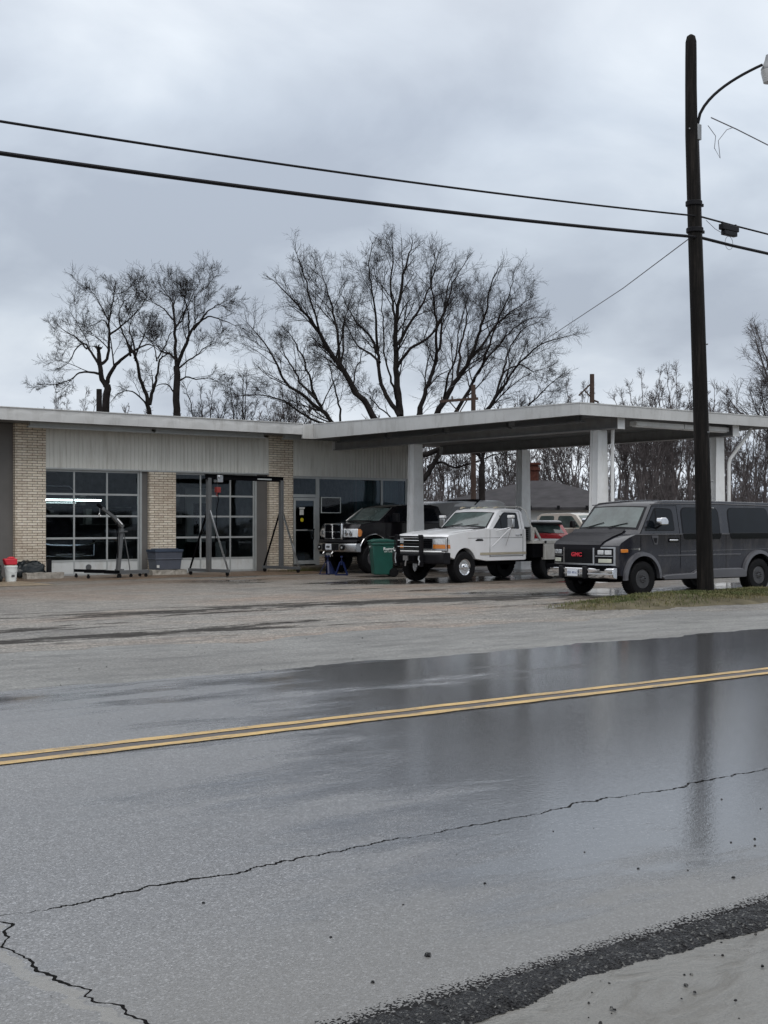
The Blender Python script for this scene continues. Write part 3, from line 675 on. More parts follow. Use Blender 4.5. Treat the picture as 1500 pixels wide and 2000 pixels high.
# shop front
f = MB(); y = YW + .03
f.box(23.14, 28.0, y, y + .07, 3.0, 3.08)
for x0, x1, z0 in ((24.10, 24.24, .14), (26.82, 26.90, .5), (27.90, 28.0, .14), (23.14, 23.19, .14)): f.box(x0, x1, y + .002, y + .068, z0, 3.0)
f.box(23.19, 24.10, y + .004, y + .066, 2.38, 2.48)
f.box(24.24, 27.9, y + .004, y + .066, .42, .50)
sf = f.build('shopfront_frame', 'alu', B)
MB().box(24.24, 27.9, y, y + .1, .14, .42).build('stall_riser', 'brick', sf)
MB().box(23.19, 27.9, y + .03, y + .036, .5, 3.0).build('glazing', 'pane2', sf)
dr = MB(); dr.box(23.20, 23.28, y - .03, y + .02, .18, 2.36).box(24.0, 24.09, y - .03, y + .02, .18, 2.36).box(23.28, 24.0, y - .03, y + .02, 2.27, 2.36).box(23.28, 24.0, y - .03, y + .02, .18, .30).box(23.28, 24.0, y - .028, y + .018, 1.28, 1.32)
dro = dr.build('shop_door', 'alu', B, bevel=.004, seg=1)
MB().box(23.28, 24.0, y - .008, y - .002, .3, 2.27).build('door_glass', 'pane2', dro)
MB().box(23.72, 24.0, y - .07, y - .04, 1.31, 1.35).box(23.93, 23.97, y - .07, y - .03, 1.0, 1.35).build('door_handle', 'chrome', dro)
MB().box(23.44, 23.60, y - .016, y - .010, 1.80, 1.98).box(23.42, 23.64, y - .016, y - .010, 2.0, 2.05).build('notice_paper', 'paper', dro)
MB().lathe([(0, -.004), (.065, -.004), (.065, .0), (0, .0)], (23.53, y - .014, 1.64), 'y', 16).build('round_sticker', 'yellowtag', dro)
# framed sign in the shop window
sg = thing('framed_window_sign', 'square white framed sign hung inside the shop window beside the door', 'sign', (24.68, YW + .0, 2.13))
q = MB(); 
for a in ((-.4, .4, .24, .265), (-.4, .4, -.265, -.24), (-.4, -.375, -.24, .24), (.375, .4, -.24, .24)): q.box(a[0], a[1], -.02, .01, a[2], a[3])
q.build('sign_frame', 'whiteink', sg); MB().box(-.375, .375, -.005, .005, -.24, .24).build('sign_board', 'glassdark', sg)
q = MB().tube([(-.25, -.012, -.10), (0, -.012, -.04), (.28, -.012, .03)], .008, 6).tube([(.17 * math.cos(t * .5), -.012, .06 + .09 * math.sin(t * .5)) for t in range(1, 8)], .008, 6); q.build('sign_artwork', 'steel_grey', sg)
# interiors
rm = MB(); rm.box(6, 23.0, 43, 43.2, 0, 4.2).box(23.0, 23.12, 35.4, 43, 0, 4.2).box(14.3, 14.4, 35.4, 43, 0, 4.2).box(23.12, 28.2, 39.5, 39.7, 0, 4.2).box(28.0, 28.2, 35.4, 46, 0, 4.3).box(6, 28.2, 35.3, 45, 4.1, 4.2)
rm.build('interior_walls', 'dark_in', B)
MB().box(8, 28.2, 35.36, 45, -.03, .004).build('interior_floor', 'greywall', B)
bl = MB(); rb_ = random.Random(3)
for i in range(26):
    x = 26.0 + i * .075; bl.box(x, x + .055, 35.5 + rb_.uniform(-.015, .015), 35.52, .5, 3.0)
bl.build('window_blind', simple('green_grey_blind', (0.12, 0.2, 0.18), .6), B)
MB().box(26.0, 26.12, 35.5, 39, .1, 3.3).build('partition_edge', 'concrete', B)
# inner office door seen through the second bay
MB().box(20.9, 22.0, 38.0, 38.1, .0, 2.7).box(20.9, 22.4, 38.0, 38.1, .0, .9).build('office_partition', simple('office_partition', (0.35, 0.35, 0.33), .6), B)
MB().box(21.15, 21.75, 37.96, 37.99, 1.15, 2.2).build('partition_window', 'glassdark', B)
rc2 = random.Random(31); cl = MB()
for k in range(34):
    x = rc2.choice([rc2.uniform(14.8, 17.6), rc2.uniform(18.9, 21.6)]); y = rc2.uniform(38.2, 42.5); z = rc2.choice([0, .9, 1.5, 2.1]); a = rc2.uniform(.1, .35)
    cl.box(x, x + a, y, y + a, z, z + rc2.uniform(.15, .5))
for x0, x1 in ((14.6, 17.8), (18.8, 20.8)):
    for z in (.86, 1.46, 2.06): cl.box(x0, x1, 41.9, 42.6, z, z + .04)
each(cl, 'shelf_clutter', simple('shelf_clutter', (.3, .3, .28), .6, var=.8, scale=2), B)
def tubes(name, label, x0, x1, y, z):
    t = thing(name, label, 'light', (x0, y, z)); L = x1 - x0
    MB().box(0, L, -.06, .06, .03, .08).build('housing', 'steel_grey', t)
    MB().cyl((0.02, 0, 0), (L * .66, 0, 0), .026, 10).build('lit_tube', 'tube', t)
    MB().cyl((L * .665, 0, 0), (L - .02, 0, 0), .026, 10).build('lit_tube', 'tube', t)
tubes('fluorescent_light', 'lit fluorescent tubes glowing across the inside of the left bay door', 14.95, 17.35, 37.0, 2.24)
# inside vehicles, dimly seen
def simple_shell(prof, w, n=6, inset=.12):
    mb = MB(); ts = [-1, -.9, -.5, 0, .5, .9, 1]; k = len(prof)
    for t in ts:
        for (x, z) in prof: mb.v.append((x, t * w, z))
    for i in range(len(ts) - 1):
        for j in range(k): mb.f.append((i * k + j, i * k + (j + 1) % k, (i + 1) * k + (j + 1) % k, (i + 1) * k + j))
    mb.f.append(tuple(range(k))); mb.f.append(tuple((len(ts) - 1) * k + j for j in reversed(range(k))))
    return mb
t = thing('garaged_pickup', 'dark old pickup inside the left bay, its chrome bumper showing through the door glass', 'pickup', (15.95, 36.3, 0), R(90))
simple_shell([(0.1, .5), (.05, .95), (.15, 1.12), (1.3, 1.2), (1.9, 1.75), (3.3, 1.75), (3.4, .5)], .9).build('body', 'blackpaint', t, bevel=.08, seg=3)
MB().tube([(.35, -.95, .98), (.02, -.86, .94), (-.08, -.6, .88), (-.1, 0, .86), (-.08, .6, .88), (.02, .86, .94), (.35, .95, .98)], .035, 8).tube([(-.06, -.8, .9), (-.08, -.78, .55), (-.1, 0, .52), (-.08, .78, .55), (-.06, .8, .9)], .022, 8).build('front_bumper', 'chrome', t)
MB().box(-.13, -.09, -.45, .45, .56, .62).build('bumper_bar', 'chrome', t)
t = thing('raised_car', 'dark car up on the lift behind the top panes of the left bay door', 'car', (15.75, 37.2, 1.75), R(90))
simple_shell([(0.0, .35), (0, .8), (.9, .95), (1.4, 1.4), (3.0, 1.4), (3.3, .9), (4.0, .85), (4.0, .35)], .85).build('body', 'blackpaint', t, bevel=.08, seg=3)
MB().tube([(-.05, -.8, .4), (-.07, -.82, .7), (-.04, -.6, .92), (-.04, .6, .92), (-.07, .82, .7), (-.05, .8, .4), (-.07, -.8, .4)], .012, 6).build('grille_outline', 'dullchrome', t)
t = thing('stacked_boxes', 'pale boxes piled inside behind the shop door glass', 'boxes', (23.5, 35.9, 0))
MB().box(0, .35, 0, .4, 0, .45).box(.05, .4, 0, .4, .46, .85).box(.45, .75, 0, .3, 0, .6).build('box', 'cardboard', t, bevel=.01)

# ------------------------------------------------------------------ canopy
C = thing('forecourt_canopy', 'white steel flat canopy on four columns standing over the parked trucks', 'canopy', (0, 0, 0))
XL, XR, YF = 23.0, 31.3, 22.0
def ztop(y): return 4.49 + (y - YF) * (4.66 - 4.49) / (33.6 - YF)
mb = MB()   # roof deck: ribbed underside
n = 40; 
for i in range(n):
    x = XL + .1 + (XR - XL - .2) * i / n; dx = (XR - XL - .2) / n
    mb.box(x, x + dx * .55, YF + .05, 34.95, 4.27, 4.30); 
mb.box(XL + .05, XR - .05, YF + .05, 36, 4.30, 4.36)
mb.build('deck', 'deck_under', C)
mb = MB()
mb.add([(XL, YF, 4.205), (XL, 33.6, 4.205), (XL, 33.6, ztop(33.6)), (XL, YF, ztop(YF)), (XL + .06, YF + .06, 4.205), (XL + .06, 33.6, 4.205), (XL + .06, 33.6, ztop(33.6)), (XL + .06, YF + .06, ztop(YF))],
       [(0, 1, 2, 3), (4, 7, 6, 5), (0, 4, 5, 1), (3, 2, 6, 7), (1, 5, 6, 2)])
mb.add([(XL, YF, 4.205), (XR, YF, 4.25), (XR, YF, 4.52), (XL, YF, ztop(YF)), (XL + .06, YF + .06, 4.205), (XR - .06, YF + .06, 4.25), (XR - .06, YF + .06, 4.52), (XL + .06, YF + .06, ztop(YF))],
       [(0, 3, 2, 1), (4, 5, 6, 7), (0, 1, 5, 4), (3, 7, 6, 2)])
mb.add([(XR, YF, 4.25), (XR, 36, 4.25), (XR, 36, 4.6), (XR, YF, 4.52), (XR - .06, YF + .06, 4.25), (XR - .06, 36, 4.25), (XR - .06, 36, 4.6), (XR - .06, YF + .06, 4.52)],
       [(0, 3, 2, 1), (4, 5, 6, 7), (0, 1, 5, 4), (3, 7, 6, 2)])
mb.box(22.6, XL, 33.585, 33.66, 4.205, 4.66)
mb.build('fascia', 'fascia', C, smooth=False)
mb = MB().add([(XL - .015, YF - .015, ztop(YF)), (XR, YF - .015, 4.525), (XR, 36, 4.68), (XL - .015, 36, 4.7), (XL - .015, YF - .015, ztop(YF) + .025), (XR, YF - .015, 4.55), (XR, 36, 4.71), (XL - .015, 36, 4.73)],
              [(0, 3, 2, 1), (4, 5, 6, 7), (0, 1, 5, 4), (1, 2, 6, 5), (2, 3, 7, 6), (3, 0, 4, 7)]).build('roof', 'fascia', C, smooth=False)
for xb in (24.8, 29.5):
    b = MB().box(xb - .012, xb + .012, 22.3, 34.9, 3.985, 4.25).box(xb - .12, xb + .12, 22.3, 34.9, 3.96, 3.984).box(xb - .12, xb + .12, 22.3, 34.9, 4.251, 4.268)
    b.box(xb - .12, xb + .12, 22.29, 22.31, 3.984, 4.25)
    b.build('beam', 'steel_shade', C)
    MB().box(xb - .13, xb + .13, 22.27, 22.29, 3.95, 4.27).build('beam_end_plate', 'steel_white', C)
    MB().box(xb - .13, xb + .13, 34.9, 34.93, 3.95, 4.27).build('beam_end_plate', 'steel_white', C)
def column(x, y):
    c = MB()
    for sy in (-1, 1):     # flanges facing the road and the shop
        a = (x - .25, x + .25, y + sy * .15 - .012, y + sy * .15 + .012); b = (x - .17, x + .17, y + sy * .13 - .012, y + sy * .13 + .012)
        c.frustum(a, -.02, b, 3.955)
    c.frustum((x - .19, x + .19, y - .138, y + .138), -.02, (x - .11, x + .11, y - .118, y + .118), 3.957)
    c.box(x - .3, x + .3, y - .25, y + .25, -.02, .03)
    return c.build('column', 'steel_white', C, bevel=.006, seg=1)
for x, y in ((24.8, 23.05), (29.5, 22.95), (24.8, 30.65), (29.55, 30.85)): column(x, y)
MB().tube([(25.02, 22.75, 4.2), (25.02, 22.78, 3.5), (25.04, 22.78, .1)], .045, 8).build('downspout', 'steel_white', C)
MB().tube([(30.35, 22.4, 4.22), (30.25, 22.45, 4.02), (29.82, 22.72, 3.35), (29.80, 22.74, 3.2), (29.80, 22.74, .1)], .05, 8).build('downspout', 'steel_white', C)
for i in range(4):
    y0 = 22.7 + i * 2.7
    MB().box(23.75, 23.93, y0, y0 + 2.55, 4.10, 4.15).box(23.79, 23.89, y0 + .1, y0 + 2.45, 4.15, 4.27).build('light_fixture', 'steel_grey', C)
for i in range(2):
    x0 = 25.55 + i * 1.95
    MB().box(x0, x0 + 1.9, 22.42, 22.66, 4.08, 4.20).box(x0 + .02, x0 + 1.88, 22.48, 22.60, 4.055, 4.08).build('light_fixture', 'steel_white', C, bevel=.01)
MB().box(28.0, 28.15, 34.8, 34.93, 3.9, 4.0).build('floodlight', 'black', C)

# ------------------------------------------------------------------ vehicles: shells with plan curvature
class Shell:
    """closed side profile swept across the width; W(z) half width; front/rear corners pulled in"""
    def __init__(s, prof, W, fc=0.0, rc=0.0, x0=0, x1=5, p=3.0, crown=0.0, reach=.9):
        s.prof, s.W, s.fc, s.rc, s.x0, s.x1, s.p, s.crown, s.reach = prof, W, fc, rc, x0, x1, p, crown, reach
    def pt(s, x, z, t):
        a = abs(t) ** s.p
        kf = max(0, 1 - (x - s.x0) / s.reach); kr = max(0, 1 - (s.x1 - x) / s.reach)
        return Vector((x + s.fc * a * kf - s.rc * a * kr, t * s.W(z), z - s.crown * t * t))
    def mesh(s, ts=(-1, -.985, -.95, -.88, -.75, -.55, -.3, 0, .3, .55, .75, .88, .95, .985, 1)):
        mb = MB(); k = len(s.prof)
        for t in ts:
            for x, z in s.prof: mb.v.append(tuple(s.pt(x, z, t)))
        for i in range(len(ts) - 1):
            for j in range(k): mb.f.append((i * k + j, i * k + (j + 1) % k, (i + 1) * k + (j + 1) % k, (i + 1) * k + j))
        mb.f.append(tuple(range(k))); mb.f.append(tuple((len(ts) - 1) * k + j for j in reversed(range(k))))
        return mb
    def patch(s, a, b, t0, t1, off=.006, thick=.012, n=10, m=4, tt=None, mb=None):
        """panel lying on the segment a->b of the profile between t0 and t1 (tt = (t0,t1) at b)"""
        mb = mb or MB(); a0, b0 = Vector((a[0], 0, a[1])), Vector((b[0], 0, b[1])); d = (b0 - a0).normalized()
        nrm = Vector((-d.z, 0, d.x)); tt = tt or (t0, t1); g = []
        for side in (off, off - thick):
            for j in range(m + 1):
                v = j / m; x = a[0] + (b[0] - a[0]) * v; z = a[1] + (b[1] - a[1]) * v
                u0 = t0 + (tt[0] - t0) * v; u1 = t1 + (tt[1] - t1) * v
                for i in range(n + 1):
                    g.append(s.pt(x, z, u0 + (u1 - u0) * i / n) + nrm * side)
        k = (m + 1) * (n + 1); F = []
        for q, fl in ((0, 0), (k, 1)):
            for j in range(m):
                for i in range(n):
                    f = (q + j * (n + 1) + i, q + j * (n + 1) + i + 1, q + (j + 1) * (n + 1) + i + 1, q + (j + 1) * (n + 1) + i)
                    F.append(f[::-1] if fl else f)
        rim = [i for i in range(n + 1)] + [j * (n + 1) + n for j in range(1, m + 1)] + [m * (n + 1) + i for i in range(n - 1, -1, -1)] + [j * (n + 1) for j in range(m - 1, 0, -1)]
        for i in range(len(rim)):
            a_, b_ = rim[i], rim[(i + 1) % len(rim)]; F.append((a_, a_ + k, b_ + k, b_))
        return mb.add(g, F)
    def side(s, poly, sgn=-1, off=.004, thick=.012, mb=None):
        mb = mb or MB()
        f = lambda o: (lambda p: (p[0], sgn * (s.W(p[1]) + o), p[1] - s.crown))
        return mb.prism(poly, f(off), f(off - thick))
def rpoly(pts, r, n=4):
    """round the corners of a polygon"""
    o = []; m = len(pts)
    for i in range(m):
        p, a, b = Vector(pts[i]), Vector(pts[i - 1]), Vector(pts[(i + 1) % m])
        rr = r[i] if isinstance(r, (list, tuple)) else r
        d1 = (a - p); d2 = (b - p); k = min(rr, d1.length * .45, d2.length * .45)
        p1 = p + d1.normalized() * k; p2 = p + d2.normalized() * k
        for j in range(n + 1):
            t = j / n; o.append(tuple((p1 * (1 - t) ** 2 + p * 2 * t * (1 - t) + p2 * t * t)))
    return o
def arch(cx, r, z0, n=14, cz=.37):
    """arc over a wheel from the rear foot to the front foot (profile runs along the bottom rear -> front)"""
    a0 = math.asin(max(-.95, min(.95, (z0 - cz) / r))); o = []
    for i in range(n + 1):
        a = a0 + (math.pi - 2 * a0) * i / n
        o.append((cx + r * math.cos(a), cz + r * math.sin(a)))
    return o
def wheel(parent, x, y, r, w, sgn, style='steel', mat='dullchrome', rr=None, tirew=None):
    rr = rr or r * .52; c = (x, y, r)
    rim = MB()
    if style == 'steel':      # dished steel wheel with hand holes and a hub
        rim.lathe([(rr, 0), (rr * .97, -.02), (rr * .86, -.012), (rr * .8, .035), (rr * .55, .02), (rr * .42, -.03), (rr * .2, -.04), (rr * .18, -.07), (.001, -.075), (.001, .08), (rr, .08)], (0, 0, 0), 'y', 32)
    elif style == 'rally':
        rim.lathe([(rr, 0), (rr * .95, -.012), (rr * .88, .02), (rr * .8, .07), (rr * .3, .06), (rr * .27, .0), (rr * .12, -.01), (.001, -.012), (.001, .12), (rr, .12)], (0, 0, 0), 'y', 32)
        for k in range(8):
            a = k * math.pi / 4; u, v_ = math.cos(a), math.sin(a)
            rim.bar((u * rr * .25, .03, v_ * rr * .25), (u * rr * .9, .045, v_ * rr * .9), .045, .03)
    else:
        rim.lathe([(rr, 0), (rr * .94, -.01), (rr * .88, .03), (rr * .2, .02), (.001, -.02), (.001, .1), (rr, .1)], (0, 0, 0), 'y', 32)
    for k in range(8):
        a = k * math.pi / 4 + .2; u, v_ = math.cos(a) * rr * .33, math.sin(a) * rr * .33
        rim.cyl((u, -.045, v_), (u, .01, v_), .011, 6)
    ro = rim.build('wheel', mat, parent); ro.location = c
    if sgn > 0: ro.rotation_euler = (0, 0, math.pi)
    if style == 'steel':
        hh = MB()
        for k in range(8):
            a = k * math.pi / 4; u, v_ = math.cos(a) * rr * .68, math.sin(a) * rr * .68
            hh.lathe([(.001, 0), (.024, 0), (.024, .02), (.001, .02)], (u, .012, v_), 'y', 10)
        hh.build('wheel_holes', 'under', ro)
    h = w
    T = [(rr * .99, .015), (rr * 1.02, -.015), (r * .80, -.03), (r * .93, -.02), (r * .985, .005), (r, .03), (r, h - .03), (r * .985, h - .005), (r * .93, h + .01), (rr, h - .02)]
    ty = MB().lathe(T, (0, 0, 0), 'y', 48, closed=True)
    for k in range(48):         # tread blocks
        a = 2 * math.pi * k / 48; u, v_ = math.cos(a), math.sin(a)
        ty.bar((u * r * .985, .0, v_ * r * .985), (u * r * .985, h, v_ * r * .985), .026, .022)
    ty.build('tyre', 'rubber', ro)
    return ro

# ---- charcoal van -------------------------------------------------
def make_van():
    t = thing('parked_van', 'charcoal grey van with black vinyl nose cover and silver mirrors, behind the near pole', 'van', (19.86, 19.0, 0.0), R(-3))
    zb = 1.30
    lowW = lambda z: 0.985 if z > .5 else .985 - (.5 - z) * .25
    wx1, wx2, wr, zc = .84, 4.54, .475, .385
    low = [(.0, .62), (-.02, .70), (-.02, 1.07), (.06, 1.13), (.35, 1.24), (.62, 1.31), (.62, zb + .02), (5.42, zb + .02), (5.44, 1.1), (5.44, .45), (5.38, .40)]
    low += arch(wx2, wr, .40, cz=zc) + [(3.7, .38), (1.7, .38)] + arch(wx1, wr, .40, cz=zc) + [(.30, .42), (.06, .45)]
    L = Shell(low, lowW, fc=.19, rc=.05, x0=0, x1=5.44, p=3.2, crown=0)
    L.mesh().build('body', 'vangrey', t, bevel=.035, seg=3)
    upW = lambda z: .972 - max(0, z - zb) * .165
    up = [(.60, zb), (.70, 1.385), (1.17, 1.945), (1.30, 2.01), (1.6, 2.045), (3.2, 2.055), (5.1, 2.03), (5.33, 1.97), (5.42, 1.6), (5.43, zb)]
    U = Shell(up, upW, fc=.12, rc=.05, x0=.6, x1=5.43, p=3.5, crown=.028, reach=1.5)
    U.mesh().build('upper_body', 'vangrey', t, bevel=.045, seg=4)
    # drip rail along both roof edges, in the grey trim colour
    rl = MB(); pr = [(1.2, 1.965), (1.5, 1.99), (3.2, 1.995), (5.25, 1.96)]
    for s_ in (-1, 1):
        rl.tube([(x, s_ * (upW(z) + .008), z - .028) for x, z in pr], .012, 6)
    rl.build('drip_rail', 'vanlight', t)
    # windshield and its rubber
    a, b = (.735, 1.427), (1.145, 1.915)
    U.patch(a, b, -.93, .93, .004, .02, 16, 6, (-.90, .90)).build('windshield_seal', 'black', t)
    U.patch((.765, 1.463), (1.12, 1.885), -.87, .87, .010, .02, 16, 6, (-.845, .845)).build('windshield', 'windshield', t)
    wp = MB()
    for y0, y1 in ((-.1, -.62), (.62, .12)):
        p0 = U.pt(.74, 1.433, y0) + Vector((-.02, 0, .02)); p1 = U.pt(.83, 1.54, y1) + Vector((-.02, 0, .015)); wp.tube([p0, p1], .009, 5)
    each(wp, 'wiper', 'black', t)
    # paper / reflection-bright card on the dash is visible behind the glass
    # side glass
    def win(poly, r, name='window', seal=.022):
        for s_ in (-1, 1):
            c = Vector((sum(p[0] for p in poly) / len(poly), sum(p[1] for p in poly) / len(poly)))
            grow_ = [tuple(Vector(p) + (Vector(p) - c).normalized() * seal * 1.3) for p in poly]
            se = U.side(rpoly(grow_, r), s_, .004, .012).build(name, 'black', t, smooth=False)
            U.side(rpoly(poly, r), s_, .007, .006).build('pane', 'glassdark', se, smooth=False)
    fwin = [(.98, 1.42), (1.84, 1.42), (1.82, 1.86), (1.33, 1.88)]
    win(fwin, [.03, .05, .1, .06], 'front_window')
    for s_ in (-1, 1):
        U.side([(1.285, 1.42), (1.31, 1.42), (1.35, 1.88), (1.325, 1.88)], s_, .012, .006).build('vent_window_bar', 'black', t, smooth=False)
    win([(2.12, 1.335), (3.28, 1.335), (3.28, 1.90), (2.12, 1.90)], [.02, .02, .16, .16], 'side_window')
    win([(3.62, 1.335), (4.95, 1.335), (4.95, 1.90), (3.62, 1.90)], [.02, .02, .16, .16], 'side_window')
    # lower lip of those windows dips over the belt
    for x0, x1 in ((2.10, 3.30), (3.60, 4.97)):
        for s_ in (-1, 1):
            L.side(rpoly([(x0 + .02, 1.19), (x1 - .02, 1.19), (x1, 1.318), (x0, 1.318)], [.1, .1, .01, .01]), s_, .007, .012).build('window_lower_light', 'glassdark', t, smooth=False)
    # door seams, body crease, handle
    sm = MB()
    for s_ in (-1, 1):
        for pl in ([(.80, 1.30), (.815, 1.30), (.815, .96), (.80, .96)], [(2.0, 1.30), (2.012, 1.30), (2.012, .51), (2.0, .51)], [(1.3, .51), (2.0, .51), (2.0, .52), (1.3, .52)], [(3.46, 1.3), (3.47, 1.3), (3.47, .51), (3.46, .51)]):
            L.side(pl, s_, .002, .006, sm)
        U.side([(2.0, 1.31), (2.012, 1.31), (2.0, 1.95), (1.988, 1.95)], s_, .002, .006, sm)
        U.side([(.80, 1.34), (.815, 1.34), (1.25, 1.93), (1.235, 1.93)], s_, .002, .006, sm)
        U.side([(1.24, 1.925), (2.0, 1.94), (2.0, 1.95), (1.24, 1.935)], s_, .002, .006, sm)
    each(sm, 'door_seam', 'under', t, smooth=False)
    tr = MB()
    for s_ in (-1, 1):
        L.side([(1.32, .835), (3.95, .835), (3.95, .865), (1.32, .865)], s_, .012, .014, tr)
        L.side([(2.02, .93), (5.35, .955), (5.35, .965), (2.02, .94)], s_, .008, .01, tr)
        for xa, xb in ((.65, 2.07), (3.33, 3.57), (5.0, 5.4)): L.side([(xa, 1.29), (xb, 1.29), (xb, 1.31), (xa, 1.31)], s_, .010, .012, tr)
    each(tr, 'side_moulding', 'vanlight', t, bevel=.004, seg=1)
    dh = MB()
    for s_ in (-1, 1): dh.box(1.66, 1.92, s_ * .99 - .02, s_ * .99 + .02, 1.155, 1.195)
    each(dh, 'door_handle', 'chrome', t, bevel=.01)
    MB().box(1.63, 1.95, -.992, -.98, 1.135, 1.215).build('handle_recess', 'under', t)
    # door-top air vent plate and the fender badge
    MB().prism(rpoly([(1.12, 1.28), (1.32, 1.28), (1.30, 1.09), (1.20, 1.09)], .02), lambda p: (p[0], -1.0, p[1]), lambda p: (p[0], -.98, p[1])).build('mirror_plate', 'vanlight', t)
    MB().prism(rpoly([(1.16, 1.23), (1.28, 1.23), (1.27, 1.12), (1.21, 1.12)], .02), lambda p: (p[0], -1.004, p[1]), lambda p: (p[0], -.99, p[1])).build('plate_centre', 'black', t)
    # mirrors
    for s_ in (-1, 1):
        mm = MB().prism(rpoly([(1.18, 1.50), (1.42, 1.50), (1.42, 1.60), (1.36, 1.66), (1.18, 1.66)], .05), lambda p: (p[0], s_ * 1.20, p[1]), lambda p: (p[0], s_ * 1.06, p[1]))
        mo = mm.build('mirror', 'chrome', t, bevel=.02, seg=3)
        MB().tube([(1.3, s_ * .97, 1.44), (1.3, s_ * 1.12, 1.52)], .02, 6).build('mirror_arm', 'black', mo)
    # black vinyl cover over the hood
    nb = MB(); seq = [(-.03, .985), (-.035, 1.075), (.055, 1.145), (.35, 1.258), (.62, 1.33), (.72, 1.405)]
    for aa, bb in zip(seq[:-1], seq[1:]): L.patch(aa, bb, -.62, .97, .012, .012, 14, 3, mb=nb)
    nb.build('vinyl_nose_cover', 'vinyl', t)
    # cowl
    # grille assembly: chrome surround, black mesh, lamps
    zlo, zhi = .66, 1.045
    fx = -.02
    L.patch((fx, zlo), (fx, zhi), -.94, .94, .016, .03, 22, 3).build('grille_surround', 'dullchrome', t)
    L.patch((fx, zlo + .035), (fx, zhi - .03), -.905, .905, .022, .03, 22, 3).build('lamp_recess', 'black', t)
    L.patch((fx, zlo + .04), (fx, zhi - .035), -.43, .43, .016, .03, 12, 3).build('grille', 'under', t)
    gb_ = MB()
    for k in range(9):
        z = zlo + .06 + k * .032; L.patch((fx, z), (fx, z + .008), -.42, .42, .033, .006, 10, 1, mb=gb_)
    gb_.build('grille_slats', 'black', t)
    for s_ in (-1, 1):
        L.patch((fx, zlo + .02), (fx, zhi - .02), s_ * .46 - .02, s_ * .46 + .02, .036, .03, 2, 3).build('grille_divider', 'dullchrome', t)
        L.patch((fx, .845), (fx, .86), min(s_ * .5, s_ * .89), max(s_ * .5, s_ * .89), .034, .02, 6, 1).build('lamp_divider', 'dullchrome', t)
        for u0, u1 in ((.56, .70), (.73, .87)):
            L.patch((fx, .885), (fx, .975), min(s_ * u0, s_ * u1), max(s_ * u0, s_ * u1), .034, .02, 4, 2).build('headlight', 'lens', t, bevel=.006)
        L.patch((fx, .715), (fx, .795), min(s_ * .58, s_ * .87), max(s_ * .58, s_ * .87), .034, .02, 4, 2).build('parking_light', 'foglens', t, bevel=.006)
        q = MB(); L.side(rpoly([(.22, .925), (.42, .93), (.42, 1.0), (.22, 1.0)], .02), s_, .022, .03, q); q.build('side_marker', 'amber', t, bevel=.006)
    bd = MB()
    for s_ in (-1, 1): L.side([(.5, .985), (.56, .995), (.72, .995), (.72, 1.005), (.55, 1.007), (.49, 1.0)], s_, .008, .01, bd); L.side([(.73, .975), (.78, .975), (.78, 1.02), (.73, 1.02)], s_, .008, .01, bd)
    each(bd, 'fender_badge', 'chrome', t, smooth=False)
    text('grille_lettering', 'GMC', .115, (-.078, .02, .875), (R(90), 0, R(-90)), 'redbadge', t, .006, .004, 1.25)
    # bumper: chrome with raised ribs, black guards, plate
    bp = [(-.17, .40), (-.19, .43), (-.19, .585), (-.16, .61), (-.05, .61), (-.05, .38)]
    BS = Shell(bp, lambda z: 1.0, fc=.17, x0=-.19, x1=3, p=5, reach=2)
    BS.mesh().build('front_bumper', 'chrome', t, bevel=.012)
    br_ = MB(); BS.patch((-.19, .56), (-.19, .585), -1, 1, .012, .014, 24, 1, mb=br_); BS.patch((-.19, .475), (-.19, .495), -1, 1, .012, .014, 24, 1, mb=br_); each(br_, 'bumper_rib', 'chrome', t)
    for s_ in (-1, 1):
        MB().box(-.235, -.12, s_ * .36 - .055, s_ * .36 + .055, .38, .64).build('bumper_guard', 'black', t, bevel=.02)
    BS2 = MB().box(-.16, 0.02, -.86, .86, .55, .66).build('valance', 'under', t)
    pl = MB().box(-.222, -.212, -.155, .155, .43, .575).build('licence_plate', 'plate', t)
    text('plate_lettering', 'FJX 4916', .075, (-.2235, 0, .50), (R(90), 0, R(-90)), 'blueink', t, .001)
    # flares and running boards
    for cx, zt in ((wx1, .40), (wx2, .40)):
        for s_ in (-1, 1):
            fl = MB(); n = 18; ro, ri = wr + .085, wr - .005; g0 = -.02 if cx == wx1 else -.1
            a0, a1 = math.pi * (1.0 + .02), g0
            ring = []
            for i in range(n + 1):
                a = a0 + (a1 - a0) * i / n; ca, sa = math.cos(a), math.sin(a)
                ring.append([(cx + ro * ca, s_ * .985, zc + ro * sa), (cx + (ro - .015) * ca, s_ * 1.045, zc + (ro - .015) * sa), (cx + ri * ca, s_ * 1.055, zc + ri * sa), (cx + ri * ca, s_ * .96, zc + ri * sa)])
            b = 0
            for r_ in ring: fl.v += r_
            for i in range(n):
                for k in range(4): fl.f.append((i * 4 + k, i * 4 + (k + 1) % 4, (i + 1) * 4 + (k + 1) % 4, (i + 1) * 4 + k))
            fl.f += [(0, 1, 2, 3), (n * 4 + 3, n * 4 + 2, n * 4 + 1, n * 4)]
            fl.build('wheel_flare', 'vanlight', t)
    for s_ in (-1, 1):
        rbm = MB().prism([(1.38, .40), (1.5, .44), (2.35, .46), (2.45, .52), (2.6, .54), (3.9, .54), (4.02, .48), (4.02, .34), (1.45, .34)], lambda p: (p[0], s_ * 1.07, p[1]), lambda p: (p[0], s_ * .93, p[1] + .02))
        rbm.build('running_board', 'vanlight', t, bevel=.012)
    MB().box(.25, 5.2, -.62, .62, .30, .75).box(.3, 1.4, -.78, .78, .6, .95).box(4.0, 5.1, -.78, .78, .6, .95).box(-.02, .3, -.8, .8, .36, .5).build('underbody', 'under', t)
